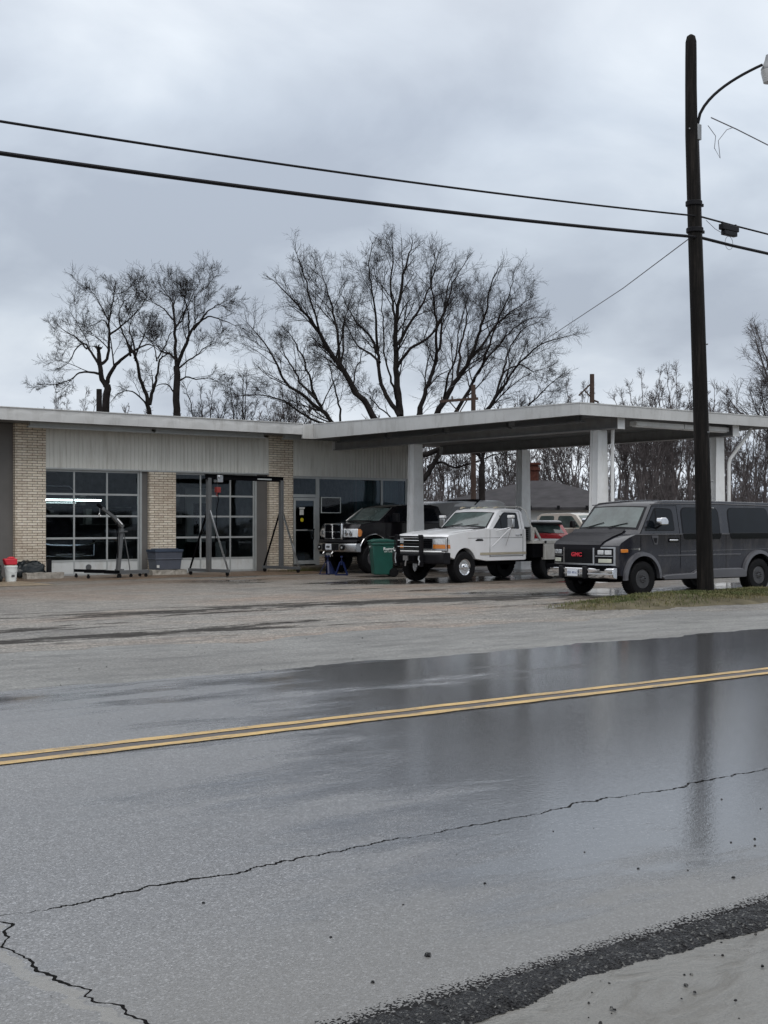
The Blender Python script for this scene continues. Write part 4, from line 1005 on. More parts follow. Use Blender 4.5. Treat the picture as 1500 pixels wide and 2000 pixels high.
    for x in (wx1, wx2):
        wheel(t, x, -1.0, .37, .25, -1, 'rally', 'darkrim', .205)
        wheel(t, x, 1.0, .37, .25, 1, 'rally', 'darkrim', .205)
    return t
make_van()

# ---- white flatbed truck ------------------------------------------
def make_white():
    t = thing('flatbed_truck', 'white single cab flatbed truck with black grille guard, roof marker lights and pale toolboxes', 'truck', (21.0, 25.86, 0.0), R(4.5))
    wx1, wx2, wr, zc = .74, 4.07, .47, .42
    zb = 1.36
    lowW = lambda z: .95 if z > .62 else .95 - (.62 - z) * .2
    low = [(.05, .80), (.0, .86), (.0, 1.17), (.08, 1.235), (.6, 1.305), (1.2, 1.35), (1.62, zb + .04), (3.14, zb + .02), (3.16, 1.0), (3.16, .56), (3.1, .54)]
    low += [(1.6, .54)] + arch(wx1, wr, .60, cz=zc) + [(.27, .62), (.12, .66)]
    L = Shell(low, lowW, fc=.13, x0=0, x1=9, p=4, crown=0, reach=1.2)
    L.mesh().build('body', 'truckwhite', t, bevel=.03, seg=3)
    # hood centre bulge
    hb = Shell([(.12, 1.2), (.10, 1.245), (.6, 1.335), (1.3, 1.395), (1.6, 1.405), (1.6, 1.2)], lambda z: .62, fc=.05, x0=.1, x1=9, crown=.02)
    hb.mesh().build('hood', 'truckwhite', t, bevel=.035, seg=3)
    upW = lambda z: .92 - max(0, z - zb) * .20
    up = [(1.52, zb), (1.62, 1.415), (2.12, 1.86), (2.24, 1.925), (2.5, 1.95), (2.98, 1.945), (3.12, 1.88), (3.16, 1.4), (3.16, zb)]
    U = Shell(up, upW, fc=.10, rc=.02, x0=1.52, x1=3.16, p=3.5, crown=.03, reach=.9)
    U.mesh().build('cab', 'truckwhite', t, bevel=.04, seg=4)
    U.patch((1.645, 1.437), (2.10, 1.842), -.93, .93, .004, .02, 14, 5, (-.90, .90)).build('windshield_seal', 'black', t)
    U.patch((1.675, 1.464), (2.075, 1.820), -.885, .885, .010, .02, 14, 5, (-.86, .86)).build('windshield', 'windshield', t)
    dsh = MB().box(1.5, 1.64, -.85, .85, 1.40, 1.42); dsh.build('cowl_vent', 'black', t)
    wp = MB()
    for y0, y1 in ((-.05, -.6), (.6, .05)):
        wp.tube([U.pt(1.645, 1.437, y0) + Vector((-.02, 0, .02)), U.pt(1.72, 1.504, y1) + Vector((-.02, 0, .02))], .008, 5)
    each(wp, 'wiper', 'black', t)
    for s_ in (-1, 1):
        se = U.side(rpoly([(1.86, 1.40), (2.92, 1.40), (2.90, 1.85), (2.36, 1.86)], [.03, .06, .08, .08]), s_, .004, .012).build('door_window', 'black', t, smooth=False)
        U.side(rpoly([(1.91, 1.42), (2.90, 1.42), (2.88, 1.83), (2.37, 1.84)], [.03, .05, .07, .07]), s_, .008, .006).build('pane', 'glassdark', se, smooth=False)
        U.side([(2.20, 1.42), (2.225, 1.42), (2.225, 1.78), (2.20, 1.76)], s_, .012, .006).build('vent_window_bar', 'black', se, smooth=False)
    sm = MB()
    for s_ in (-1, 1):
        for pl in ([(1.72, 1.36), (1.730, 1.36), (1.730, .64), (1.72, .64)], [(3.02, 1.36), (3.030, 1.36), (3.030, .64), (3.02, .64)], [(1.72, .66), (3.03, .66), (3.03, .672), (1.72, .672)], [(.9, 1.14), (3.02, 1.15), (3.02, 1.158), (.9, 1.148)]):
            L.side(pl, s_, .002, .006, sm)
        U.side([(3.02, 1.37), (3.032, 1.37), (3.0, 1.88), (2.99, 1.88)], s_, .002, .006, sm)
        U.side([(2.3, 1.885), (3.0, 1.885), (3.0, 1.893), (2.3, 1.893)], s_, .002, .006, sm)
    each(sm, 'door_seam', 'black', t, smooth=False)
    st_ = MB()
    for s_ in (-1, 1): L.side([(1.35, .70), (3.15, .70), (3.15, .765), (1.35, .765)], s_, .004, .006, st_)
    st_.build('side_stripe', 'tan', t, smooth=False)
    dh = MB()
    for s_ in (-1, 1): dh.box(2.72, 2.88, s_ * .955 - .02, s_ * .955 + .02, 1.20, 1.235)
    each(dh, 'door_handle', 'chrome', t, bevel=.008)
    MB().lathe([(.001, 0), (.022, 0), (.022, .02), (.001, .02)], (2.94, -.97, 1.22), 'y', 10).build('door_lock', 'black', t)
    bd = MB().box(1.18, 1.46, -.958, -.945, 1.07, 1.10).box(1.22, 1.44, -.958, -.945, 1.105, 1.125).build('fender_badge', 'black', t)
    # roof marker lights
    for k in range(5):
        y = (-.62, -.22, 0, .22, .62)[k]
        MB().prism([(2.22, 1.93), (2.26, 1.965), (2.32, 1.985), (2.40, 1.965)], lambda p: (p[0], y - .05, p[1]), lambda p: (p[0], y + .05, p[1])).build('roof_marker_light', 'foglens' if k % 2 else 'tan', t, bevel=.006)
    # front: grille, headlamps, black bumper
    L.patch((0, .84), (0, 1.16), -.97, .97, .008, .03, 20, 3).build('grille_surround', 'dullchrome', t)
    L.patch((0, .875), (0, 1.135), -.56, .56, .014, .03, 12, 3).build('grille', 'under', t)
    gg = MB()
    for k in range(4): L.patch((0, .91 + k * .058), (0, .925 + k * .058), -.55, .55, .02, .02, 10, 1, mb=gg)
    gg.build('grille_bar', 'black', t)
    for s_ in (-1, 1):
        a, b = sorted((s_ * .60, s_ * .965))
        L.patch((0, 1.0), (0, 1.13), a, b, .018, .02, 8, 2).build('headlight', 'lens', t, bevel=.005)
        L.patch((0, .88), (0, .985), a, b, .018, .02, 8, 2).build('turn_signal', 'amber', t, bevel=.005)
        L.side(rpoly([(.12, 1.0), (.23, 1.0), (.21, 1.12), (.12, 1.13)], .01), s_, .006, .02).build('headlight', 'lens', t, smooth=False)
        L.side(rpoly([(.12, .885), (.25, .885), (.235, .985), (.12, .985)], .01), s_, .006, .02).build('turn_signal', 'amber', t, smooth=False)
    bp = [(-.22, .50), (-.24, .54), (-.24, .73), (-.2, .775), (.06, .78), (.06, .48)]
    BS = Shell(bp, lambda z: .96, fc=.22, x0=-.24, x1=6, p=4, reach=2)
    BS.mesh().build('front_bumper', 'black', t, bevel=.015)
    BS.patch((-.19, .80), (-.17, .83), -.98, .98, .0, .04, 16, 1).build('bumper_top_strip', 'steel_white', t)
    gd = MB()
    for y in (-.44, .44):
        gd.box(-.36, -.24, y - .03, y + .03, .42, 1.22).box(-.36, -.28, y - .05, y + .05, 1.16, 1.24)
    for z in (.86, 1.00, 1.19): gd.tube([(-.31, -.44, z), (-.31, .44, z)], .022, 8)
    for s_ in (-1, 1):       # headlamp hoops
        gd.tube([(-.29, s_ * .44, 1.18), (-.22, s_ * .80, 1.18), (-.10, s_ * .99, 1.18), (.10, s_ * 1.0, 1.17), (.10, s_ * 1.0, .82), (-.10, s_ * .99, .82)], .014, 6)
    gd.build('grille_guard', 'black', t, bevel=.004, seg=1)
    gc = MB()
    for z in (.93, 1.09): gc.tube([(-.335, -.42, z), (-.335, .42, z)], .013, 8)
    gc.build('guard_cross_bar', 'chrome', t)
    wn = MB().box(-.42, -.25, -.30, .30, .56, .70).build('winch_cradle', 'under', t, bevel=.01)
    MB().box(-.47, -.42, -.12, .06, .58, .70).tube([(-.45, -.03, .58), (-.46, -.02, .5), (-.45, 0, .44)], .02, 6).build('winch_hook', 'dullchrome', t)
    MB().tube([(-.375, -.44, .70), (-.39, -.43, .62), (-.38, -.46, .56), (-.39, -.44, .46)], .022, 6).tube([(-.375, .44, .78), (-.39, .45, .62), (-.38, .43, .5)], .018, 6).build('tow_chain', 'dullchrome', t)
    # big tripod mirrors
    for s_ in (-1, 1):
        m_ = MB().box(2.14, 2.22, s_ * 1.28 - .10, s_ * 1.28 + .10, 1.42, 1.66).build('mirror', 'dullchrome', t, bevel=.02)
        MB().box(2.12, 2.24, s_ * 1.28 - .09, s_ * 1.28 + .09, 1.67, 1.75).build('mirror_top', 'steel_white', m_, bevel=.02)
        MB().tube([(1.95, s_ * .98, 1.34), (2.1, s_ * 1.2, 1.40), (2.18, s_ * 1.28, 1.43)], .011, 6).tube([(1.75, s_ * 1.0, .92), (2.18, s_ * 1.28, 1.42)], .011, 6).tube([(2.28, s_ * 1.0, .94), (2.2, s_ * 1.28, 1.42)], .011, 6).tube([(2.2, s_ * 1.28, 1.42), (2.2, s_ * 1.28, 1.68)], .011, 6).build('mirror_arm', 'chrome', m_)
    # flatbed: deck, headboard with bent tube rack, toolboxes
    MB().box(3.26, 6.0, -1.1, 1.1, .98, 1.06).build('flatbed_deck', 'silverbox', t, bevel=.006)
    MB().box(3.34, 6.0, -1.02, 1.02, 1.061, 1.075).build('deck_plate', 'steel_white', t)
    hd = MB().box(3.22, 3.28, -1.0, 1.0, 1.06, 1.44)
    hbd = hd.build('headboard', 'steel_grey', t)
    lv = MB()
    for k in range(6): lv.box(3.20, 3.22, -.98, .98, 1.10 + k * .055, 1.125 + k * .055)
    lv.build('headboard_louvre', 'black', hbd)
    for s_ in (-1, 1):
        MB().tube([(3.26, s_ * .3, 1.98), (3.27, s_ * .62, 1.975), (3.29, s_ * .80, 1.88), (3.31, s_ * .94, 1.55), (3.31, s_ * 1.02, 1.40), (3.31, s_ * 1.04, 1.06)], .016, 8).tube([(3.31, s_ * .98, 1.46), (3.62, s_ * 1.06, 1.06)], .026, 8).build('rack_tube', 'silverbox', t)
        MB().prism([(3.24, 1.42), (3.38, 1.42), (3.66, 1.06), (3.58, 1.06), (3.34, 1.36), (3.32, 1.06), (3.24, 1.06)], lambda p: (p[0], s_ * 1.09, p[1]), lambda p: (p[0], s_ * 1.05, p[1])).build('headboard_gusset', 'silverbox', t)
    MB().cyl((3.26, -.32, 1.98), (3.26, .32, 1.98), .016, 8).build('rack_bar', 'silverbox', t)
    for s_ in (-1, 1):
        ys = sorted((s_ * 1.12, s_ * .72))
        MB().box(3.72, 5.5, ys[0], ys[1], .54, .975).build('toolbox', 'silverbox', t, bevel=.008)
        MB().box(3.80, 5.42, s_ * 1.12 - .012, s_ * 1.12 + .012, .60, .93).build('toolbox_lid', 'silverbox', t, bevel=.006)
        MB().box(4.40, 4.54, s_ * 1.135 - .01, s_ * 1.135 + .01, .78, .90).build('toolbox_latch', 'dullchrome', t, bevel=.004)
        MB().lathe([(.001, 0), (.035, 0), (.035, .02), (.001, .02)], (3.76, s_ * 1.12 - .01, 1.02), 'y', 12).build('side_reflector', 'black', t)
        MB().box(3.3, 3.72, min(s_ * 1.06, s_ * .7), max(s_ * 1.06, s_ * .7), .60, .975).build('box_end', 'under', t)
    MB().box(.1, 6.0, -.45, .45, .48, .95).box(.2, 1.35, -.76, .76, .62, 1.1).box(1.4, 3.0, -.7, .7, .42, .6).cyl((1.5, -.75, .48), (2.9, -.75, .48), .05).build('underbody', 'under', t)
    wheel(t, wx1, -.97, .40, .24, -1, 'steel', 'chrome', .215); wheel(t, wx1, .97, .40, .24, 1, 'steel', 'chrome', .215)
    wheel(t, wx2, -1.0, .40, .34, -1, 'plain', 'under', .2); wheel(t, wx2, 1.0, .40, .34, 1, 'plain', 'under', .2)
    return t
make_white()

# ---- black crew cab -----------------------------------------------
def make_black():
    t = thing('pickup_truck', 'black lifted crew cab pickup with four hole chrome grille, parked against the shop window', 'pickup', (22.70, 32.18, 0.0), R(0))
    wx1, wx2, wr, zc = .90, 4.5, .52, .47
    zb = 1.56
    lowW = lambda z: .99 if z > .9 else .99 - (.9 - z) * .12
    low = [(.16, 1.02), (.10, 1.12), (.10, 1.38), (.22, 1.50), (.7, 1.545), (1.1, 1.58), (1.2, zb), (6.1, zb - .08), (6.15, 1.0), (6.15, .75)]
    low += arch(wx2, wr, .70, cz=zc) + [(3.9, .66), (1.6, .66)] + arch(wx1, .53, .85, cz=.66) + [(.36, .95), (.2, .98)]
    L = Shell(low, lowW, fc=.22, x0=.1, x1=9, p=3, crown=.0, reach=1.0)
    L.mesh().build('body', 'blackpaint', t, bevel=.04, seg=3)
    upW = lambda z: .93 - max(0, z - zb) * .24
    up = [(1.0, zb - .03), (1.12, 1.60), (1.78, 2.03), (1.95, 2.09), (2.5, 2.13), (3.3, 2.13), (3.62, 2.08), (3.78, 1.6), (3.8, zb - .06)]
    U = Shell(up, upW, fc=.12, x0=1.0, x1=9, p=3.5, crown=.02, reach=.9)
    U.mesh().build('cab', 'blackpaint', t, bevel=.045, seg=4)
    U.patch((1.15, 1.62), (1.74, 2.005), -.92, .92, .008, .02, 14, 5, (-.89, .89)).build('windshield', 'windshield', t)
    ap = MB()
    for s_ in (-1, 1): ap.tube([U.pt(1.13, 1.61, s_ * .95) + Vector((-.015, 0, .015)), U.pt(1.76, 2.015, s_ * .92) + Vector((-.015, 0, .015))], .016, 6)
    ap.build('windshield_trim', 'dullchrome', t)
    for s_ in (-1, 1):
        U.side(rpoly([(1.45, 1.62), (2.5, 1.62), (2.5, 2.02), (2.0, 2.02)], .05), s_, .004, .01).build('front_window', 'glassdark', t, smooth=False)
        U.side(rpoly([(2.58, 1.62), (3.55, 1.62), (3.42, 2.02), (2.58, 2.02)], .05), s_, .004, .01).build('rear_window', 'glassdark', t, smooth=False)
    mo = MB()
    for s_ in (-1, 1): mo.box(1.6, 1.72, s_ * 1.12 - .12, s_ * 1.12 + .12, 1.56, 1.84)
    mo.build('mirror', 'black', t, bevel=.03)
    gs = MB()
    fx = .10
    L.patch((fx, 1.03), (fx, 1.52), -.47, .47, .05, .08, 12, 3).build('grille_surround', 'chrome', t, bevel=.02)
    for a, b in ((-.40, -.035), (.035, .40)):
        for z0, z1 in ((1.07, 1.25), (1.28, 1.47)):
            L.patch((fx, z0), (fx, z1), a, b, .056, .03, 5, 2).build('grille_opening', 'under', t)
    for s_ in (-1, 1):
        a, b = sorted((s_ * .50, s_ * .985))
        L.patch((fx, 1.10), (fx, 1.36), a, b, .016, .04, 10, 3).build('headlight', 'lens', t, bevel=.02)
        q = MB(); L.side(rpoly([(.31, 1.12), (.42, 1.13), (.46, 1.28), (.40, 1.35), (.31, 1.36)], .04), s_, .008, .03, q); q.build('turn_signal', 'amber', t)
        c = L.pt(fx, 1.22, s_ * .62); MB().lathe([(.001, -.012), (.05, -.012), (.085, .0), (.085, .01), (.001, .01)], (c.x - .03, c.y, 1.23), 'x', 18).build('lamp_reflector', 'chrome', t)
        c = L.pt(fx, 1.22, s_ * .78); MB().lathe([(.001, -.012), (.05, -.012), (.08, .0), (.08, .01), (.001, .01)], (c.x - .03, c.y, 1.21), 'x', 18).build('lamp_reflector', 'chrome', t)
    bp = [(-.02, .66), (-.04, .70), (-.04, .88), (.0, .92), (.2, .92), (.2, .64)]
    BS = Shell(bp, lambda z: 1.0, fc=.24, x0=-.04, x1=6, p=3.5, reach=2)
    BS.mesh().build('front_bumper', 'dullchrome', t, bevel=.02)
    BS.patch((-.04, .70), (-.04, .90), -.42, .42, .012, .03, 8, 2).build('bumper_centre', 'black', t)
    for s_ in (-1, 1):
        MB().lathe([(.001, -.01), (.06, -.01), (.09, 0), (.09, .02), (.001, .02)], (-.035, s_ * .60, .79), 'x', 18).build('fog_light', 'black', t)
        MB().lathe([(.001, -.01), (.035, -.01), (.035, .02), (.001, .02)], (-.05, s_ * .60 - .02, .79), 'x', 12).build('fog_lens', 'lens', t)
    BS.patch((.0, .95), (.04, 1.02), -1, 1, .01, .03, 12, 1).build('bumper_cap', 'black', t)
    MB().box(-.075, -.06, -.10, .20, .72, .90).build('licence_plate', 'plate', t)
    MB().box(-.085, -.074, -.04, .14, .78, .84).build('plate_lettering', 'steel_grey', t)
    MB().box(-.07, -.05, -.08, .18, .50, .62).tube([(-.05, -.16, .66), (-.1, -.16, .6), (-.05, -.16, .52)], .02, 6).tube([(-.05, .3, .66), (-.1, .3, .6), (-.05, .3, .52)], .02, 6).build('tow_hook', 'dullchrome', t)
    for s_ in (-1, 1):
        pts = [(wx1 + .54 * math.cos(a), s_ * .995, .66 + .54 * math.sin(a)) for a in [math.pi * (k / 14 * .74 + .16) for k in range(15)]]
        MB().tube(pts, .018, 6).build('arch_trim', 'chrome', t)
    MB().box(.3, 6.0, -.55, .55, .5, .95).box(.35, 1.5, -.75, .75, .8, 1.35).box(3.9, 5.1, -.75, .75, .8, 1.3).box(1.6, 3.8, -.9, .9, .55, .75).build('underbody', 'under', t)
    for x in (wx1, wx2):
        wheel(t, x, -1.0, .45, .28, -1, 'plain', 'darkrim', .25); wheel(t, x, 1.0, .45, .28, 1, 'plain', 'darkrim', .25)
make_black()
t = thing('truck_cap', 'white camper cap with dark slanted side windows on the bed of the black pickup', 'truck cap', (26.55, 32.18, 1.50))
capW = lambda z: .93 - z * .2
cp = Shell([(0, 0), (.05, .30), (.45, .66), (.8, .74), (2.5, .80), (2.72, .72), (2.85, .0)], capW, p=3, crown=.03, x0=0, x1=2.85, fc=.06, rc=.05)
cp.mesh().build('cap_shell', 'shell_white', t, bevel=.06, seg=4)
for s_ in (-1, 1):
    cp.side([(.06, .02), (2.7, .02), (2.62, .60), (.42, .60), (.08, .30)], s_, .004, .01).build('side_panel', 'capgrey', t, smooth=False)
    cp.side(rpoly([(.35, .12), (1.3, .12), (1.45, .5), (.6, .5)], .05), s_, .008, .01).build('side_window', 'glassdark', t, smooth=False)
    cp.side(rpoly([(1.75, .3), (2.45, .3), (2.40, .52), (1.85, .52)], .04), s_, .008, .01).build('side_window', 'glassdark', t, smooth=False)
rk = MB().prism([(1.30, .62), (1.36, .62), (1.62, .82), (1.56, .82)], lambda p: (p[0], -.8, p[1]), lambda p: (p[0], .8, p[1])).build('roof_strap', 'black', t)

# ---- red hatchback seen from behind, beige pickup, white car, trailer
def make_red():
    t = thing('hatchback_car', 'red hatchback seen from behind with white roof and black spoiler, beyond the flatbed', 'car', (*at(1066, 0, 43.0).xy, 0), R(57))
    # local x = rear (tail at 0)
    low = [(0, .35), (-.02, .6), (.02, .92), (.12, 1.0), (3.0, .98), (4.0, .78), (4.05, .4)] + arch(3.3, .36, .3, cz=.33)[::1] + [(1.4, .28)] + arch(.75, .36, .3, cz=.33) + [(.2, .3)]
    low = [(0, .35), (-.02, .6), (.0, 1.05), (.08, 1.17), (3.0, 1.1), (4.0, .85), (4.05, .4), (3.95, .3)] + arch(3.3, .36, .3, cz=.33) + arch(.75, .36, .3, cz=.33) + [(.15, .3)]
    Wd = lambda z: .86
    L = Shell(low, Wd, fc=.12, rc=.3, x0=0, x1=4.05, p=3); L.mesh().build('body', 'redpaint', t, bevel=.06, seg=3)
    up = [(.08, 1.14), (.36, 1.52), (.7, 1.58), (1.8, 1.58), (2.9, 1.1)]
    U = Shell(up, lambda z: .82 - (z - 1.14) * .5, fc=.06, rc=.05, x0=.1, x1=2.9, p=3, crown=.02); U.mesh().build('cabin', 'redpaint', t, bevel=.05, seg=3)
    U.patch((.115, 1.20), (.33, 1.47), -.84, .84, .008, .02, 8, 3, (-.78, .78)).build('rear_window', 'windshield', t)
    Shell([(.30, 1.54), (.33, 1.60), (.8, 1.63), (1.8, 1.62), (1.9, 1.56)], lambda z: .60, p=3).mesh().build('roof_panel', 'shell_white', t, bevel=.02)
    MB().prism([(.18, 1.47), (.2, 1.54), (.45, 1.60), (.42, 1.52)], lambda p: (p[0], -.60, p[1]), lambda p: (p[0], .60, p[1])).build('spoiler', 'black', t, bevel=.01)
    for s_ in (-1, 1):
        a, b = sorted((s_ * .62, s_ * .97))
        tl = L.patch((-.01, .84), (.0, 1.08), a, b, .02, .03, 6, 2).build('tail_light', 'redlens', t, bevel=.02)
        a, b = sorted((s_ * .66, s_ * .9)); L.patch((-.01, .86), (.0, .93), a, b, .03, .02, 5, 1).build('reversing_light', 'lens', t)
        U.side(rpoly([(.55, 1.18), (1.5, 1.18), (1.6, 1.5), (.7, 1.5)], .04), s_, .004, .01).build('side_window', 'glassdark', t, smooth=False)
    MB().box(-.03, -.01, -.25, .25, .62, .76).build('licence_plate', 'plate', t)
    MB().tube([(.03, -.2, 1.19), (.1, .25, 1.25)], .014, 6).build('wiper', 'black', t)
    for x in (.75, 3.3):
        wheel(t, x, -.86, .32, .2, -1, 'plain', 'dullchrome', .2); wheel(t, x, .86, .32, .2, 1, 'plain', 'dullchrome', .2)
make_red()
def make_beige():
    t = thing('beige_pickup', 'beige extended cab pickup with black mirrors facing right, beyond the red hatchback', 'pickup', (*at(1240, 0, 46.5).xy, 0), R(98))
    low = [(0, .7), (-.02, 1.1), (.1, 1.2), (1.2, 1.3), (1.4, 1.34), (5.6, 1.28), (5.65, .7)] + arch(4.5, .46, .6, cz=.42) + arch(.95, .46, .6, cz=.42) + [(.2, .6)]
    L = Shell(low, lambda z: .98, fc=.15, x0=0, x1=9, p=3); L.mesh().build('body', 'beigepaint', t, bevel=.04, seg=3)
    U = Shell([(1.3, 1.3), (1.45, 1.36), (2.0, 1.85), (2.3, 1.92), (3.6, 1.9), (3.8, 1.8), (3.9, 1.3)], lambda z: .94 - (z - 1.3) * .22, fc=.1, x0=1.3, x1=9, p=3, crown=.02)
    U.mesh().build('cab', 'beigepaint', t, bevel=.05, seg=3)
    U.patch((1.5, 1.4), (1.97, 1.82), -.9, .9, .008, .02, 10, 4, (-.87, .87)).build('windshield', 'windshield', t)
    for s_ in (-1, 1):
        U.side(rpoly([(1.75, 1.38), (2.85, 1.38), (2.8, 1.82), (2.2, 1.82)], .08), s_, .004, .01).build('front_window', 'windshield', t, smooth=False)
        U.side(rpoly([(3.0, 1.38), (3.75, 1.38), (3.65, 1.82), (3.0, 1.82)], .08), s_, .004, .01).build('rear_window', 'windshield', t, smooth=False)
        MB().box(1.85, 1.98, s_ * 1.17 - .11, s_ * 1.17 + .11, 1.36, 1.62).box(1.88, 1.95, min(s_ * .9, s_ * 1.1), max(s_ * .9, s_ * 1.1), 1.42, 1.50).build('mirror', 'black', t, bevel=.03)
    MB().box(.4, 5.4, -.7, .7, .5, 1.0).build('underbody', 'under', t)
    for x in (.95, 4.5):
        wheel(t, x, -.98, .38, .25, -1, 'plain', 'dullchrome', .22); wheel(t, x, .98, .38, .25, 1, 'plain', 'dullchrome', .22)
make_beige()
t = thing('white_car', 'low white car almost hidden between the grey van hood and the red hatchback', 'car', (28.9, 27.2, 0), R(15))
Shell([(0, .4), (0, .9), (.15, 1.0), (1.2, 1.12), (1.4, 1.14), (1.4, .4)] , lambda z: .88, fc=.2, x0=0, x1=9, p=3).mesh().build('body', 'truckwhite', t, bevel=.06, seg=3)
Shell([(1.4, .4), (1.4, 1.1), (2.9, 1.12), (3.9, 1.0), (4.0, .4)], lambda z: .88, x0=0, x1=9).mesh().build('rear_body', 'truckwhite', t, bevel=.05, seg=3)
wheel(t, .8, -.86, .32, .2, -1, 'plain', 'dullchrome', .2); wheel(t, 3.1, -.86, .32, .2, -1, 'plain', 'dullchrome', .2)
wheel(t, .8, .86, .32, .2, 1, 'plain', 'dullchrome', .2); wheel(t, 3.1, .86, .32, .2, 1, 'plain', 'dullchrome', .2)
t = thing('enclosed_trailer', 'long grey rounded roof trailer standing behind the canopy', 'trailer', (36.2, 46.8, 0), R(-3))
Shell([(0, .5), (0, 2.2), (.1, 2.42), (.35, 2.52), (5.6, 2.56), (5.85, 2.5), (5.95, 2.3), (5.95, .5)], lambda z: 1.1, crown=.06).mesh().build('trailer_body', 'greyroof', t, bevel=.1, seg=4)
MB().box(.0, 5.95, -1.13, -1.09, 2.16, 2.24).build('roof_trim', 'dullchrome', t)
wheel(t, 3.0, -1.05, .36, .22, -1, 'plain', 'steel_grey'); wheel(t, 3.9, -1.05, .36, .22, -1, 'plain', 'steel_grey')

# ------------------------------------------------------------------ workshop gear outside
t = thing('trash_cart', 'green wheeled rubbish cart with lid beside the black pickup', 'bin', (22.38, 29.2, 0), R(-28))
c = MB().frustum((-.26, .26, -.28, .28), .06, (-.33, .33, -.36, .36), .98); c.box(-.35, .35, -.38, .38, .90, .99)
c.build('cart_body', 'green', t, bevel=.03, seg=3)
MB().prism([(-.37, 1.0), (.40, 1.0), (.40, 1.03), (.1, 1.085), (-.2, 1.075), (-.38, 1.02)], lambda p: (p[0], -.40, p[1]), lambda p: (p[0], .40, p[1])).build('lid', 'green', t, bevel=.012)
MB().box(-.30, -.2, -.12, .12, .60, .70).box(-.34, -.28, .2, .32, .72, .80).build('lift_bar', 'black', t, bevel=.01)
for y in (-.3, .3): MB().lathe([(.001, -.03), (.05, -.03), (.13, -.025), (.13, .025), (.05, .03), (.001, .03)], (.30, y, .13), 'y', 24).build('cart_wheel', 'rubber', t)
text('cart_lettering', 'Rumpke', .12, (.19, -.352, .80), (R(86), 0, 0), 'whiteink', t, .003, .003)
text('cart_small_lettering', '600 1298', .06, (.13, -.345, .72), (R(86), 0, 0), 'whiteink', t, .002)
MB().prism([(-.05, 0), (.05, 0), (.04, .035), (-.04, .035)], lambda p: (-.333, p[0], .84 + p[1]), lambda p: (-.36, p[0], .84 + p[1])).build('cart_emblem', 'whiteink', t)

def jack(loc, rz, label):
    t = thing('jack_stand', label, 'jack stand', loc, rz, 'blue jack stands under the black pickup')
    m = MB()
    for sx in (-1, 1):
        for sy in (-1, 1): m.bar((sx * .17, sy * .17, .01), (sx * .045, sy * .045, .38), .05, .02)
    m.prism([(-.19, .0), (.19, .0), (.06, .34), (-.06, .34)], lambda p: (p[0], -.165 + p[1] * .33, p[1]), lambda p: (p[0], -.155 + p[1] * .33, p[1]))
    m.box(-.19, .19, -.19, -.17, 0, .03).box(-.19, -.17, -.19, .19, 0, .03).box(.17, .19, -.19, .19, 0, .03).cyl((0, 0, .3), (0, 0, .42), .045, 12)
    m.build('stand_base', 'bluepaint', t)
    MB().cyl((0, 0, .38), (0, 0, .52), .016, 10).box(-.07, .07, -.03, .03, .52, .54).box(-.07, -.05, -.03, .03, .54, .57).box(.05, .07, -.03, .03, .54, .57).build('saddle_post', 'bluepaint', t)
jack((22.06, 31.45, 0), .3, 'blue jack stand on the left, under the bumper plate of the black pickup')
jack((22.0, 30.65, 0), .9, 'blue jack stand on the right, between the first stand and the green cart')

t = thing('storage_tote', 'grey blue plastic tote with darker lid resting on a concrete block', 'tote', (18.15, 34.35, .15))
MB().frustum((-.40, .40, -.24, .24), 0, (-.45, .45, -.28, .28), .52).box(-.465, .465, -.29, .29, .30, .33).build('tote_body', 'tote', t, bevel=.02)
MB().box(-.47, .47, -.30, .30, .52, .60).box(-.36, .36, -.2, .2, .60, .63).build('tote_lid', 'totelid', t, bevel=.02)
MB().box(-.41, -.33, -.29, -.27, .06, .14).build('tote_sticker', 'paper', t)
def block(name, x0, x1, y0, y1, h, label):
    m = MB(); r_ = random.Random(int(x0 * 7)); n = 12
    for i in range(n + 1):
        x = x0 + (x1 - x0) * i / n
        for (y, z) in ((y0, -.01), (y0 + .02, h * .5), (y0 + .03, h), (y1, h), (y1, -.01)):
            m.v.append((x + r_.uniform(-.01, .01), y + r_.uniform(-.015, .015), z + (r_.uniform(-.02, .012) if z > .02 else 0)))
    for i in range(n):
        for k in range(5): m.f.append((i * 5 + k, (i + 1) * 5 + k, (i + 1) * 5 + (k + 1) % 5, i * 5 + (k + 1) % 5))
    m.f += [(0, 1, 2, 3, 4), tuple(n * 5 + k for k in (4, 3, 2, 1, 0))]
    o = m.build(name, 'concrete', None, smooth=False); tag(o, label, 'kerb block')
block('parking_block', 13.62, 14.72, 33.75, 34.05, .17, 'low weathered concrete block at the foot of the left brick pier')
block('parking_block', 17.6, 18.75, 34.05, 34.6, .15, 'low weathered concrete block beneath the grey blue tote')
t = thing('plastic_bucket', 'white plastic bucket standing by the left brick pier', 'bucket', (12.78, 32.75, 0))
MB().lathe([(.001, 0), (.135, 0), (.165, .34), (.165, .37), (.178, .372), (.178, .385), (.168, .39), (.168, .42), (.155, .42), (.125, .02), (.001, .02)], (0, 0, 0), 'z', 32).build('bucket_body', 'bucket', t)
MB().tube([(-.17, 0, .36), (-.13, -.14, .27), (0, -.185, .22), (.13, -.14, .27), (.17, 0, .36)], .005, 5).build('bucket_handle', 'dullchrome', t)
MB().prism([(-.045, 0), (.045, 0), (.04, .06), (-.04, .06)], lambda p: (p[0], -.158 - p[1] * .05, .12 + p[1]), lambda p: (p[0], -.150 - p[1] * .05, .12 + p[1])).build('bucket_label', 'steel_grey', t)
t = thing('red_jug', 'crumpled red plastic jug sitting on top of the white bucket', 'jug', (12.78, 32.8, .43))
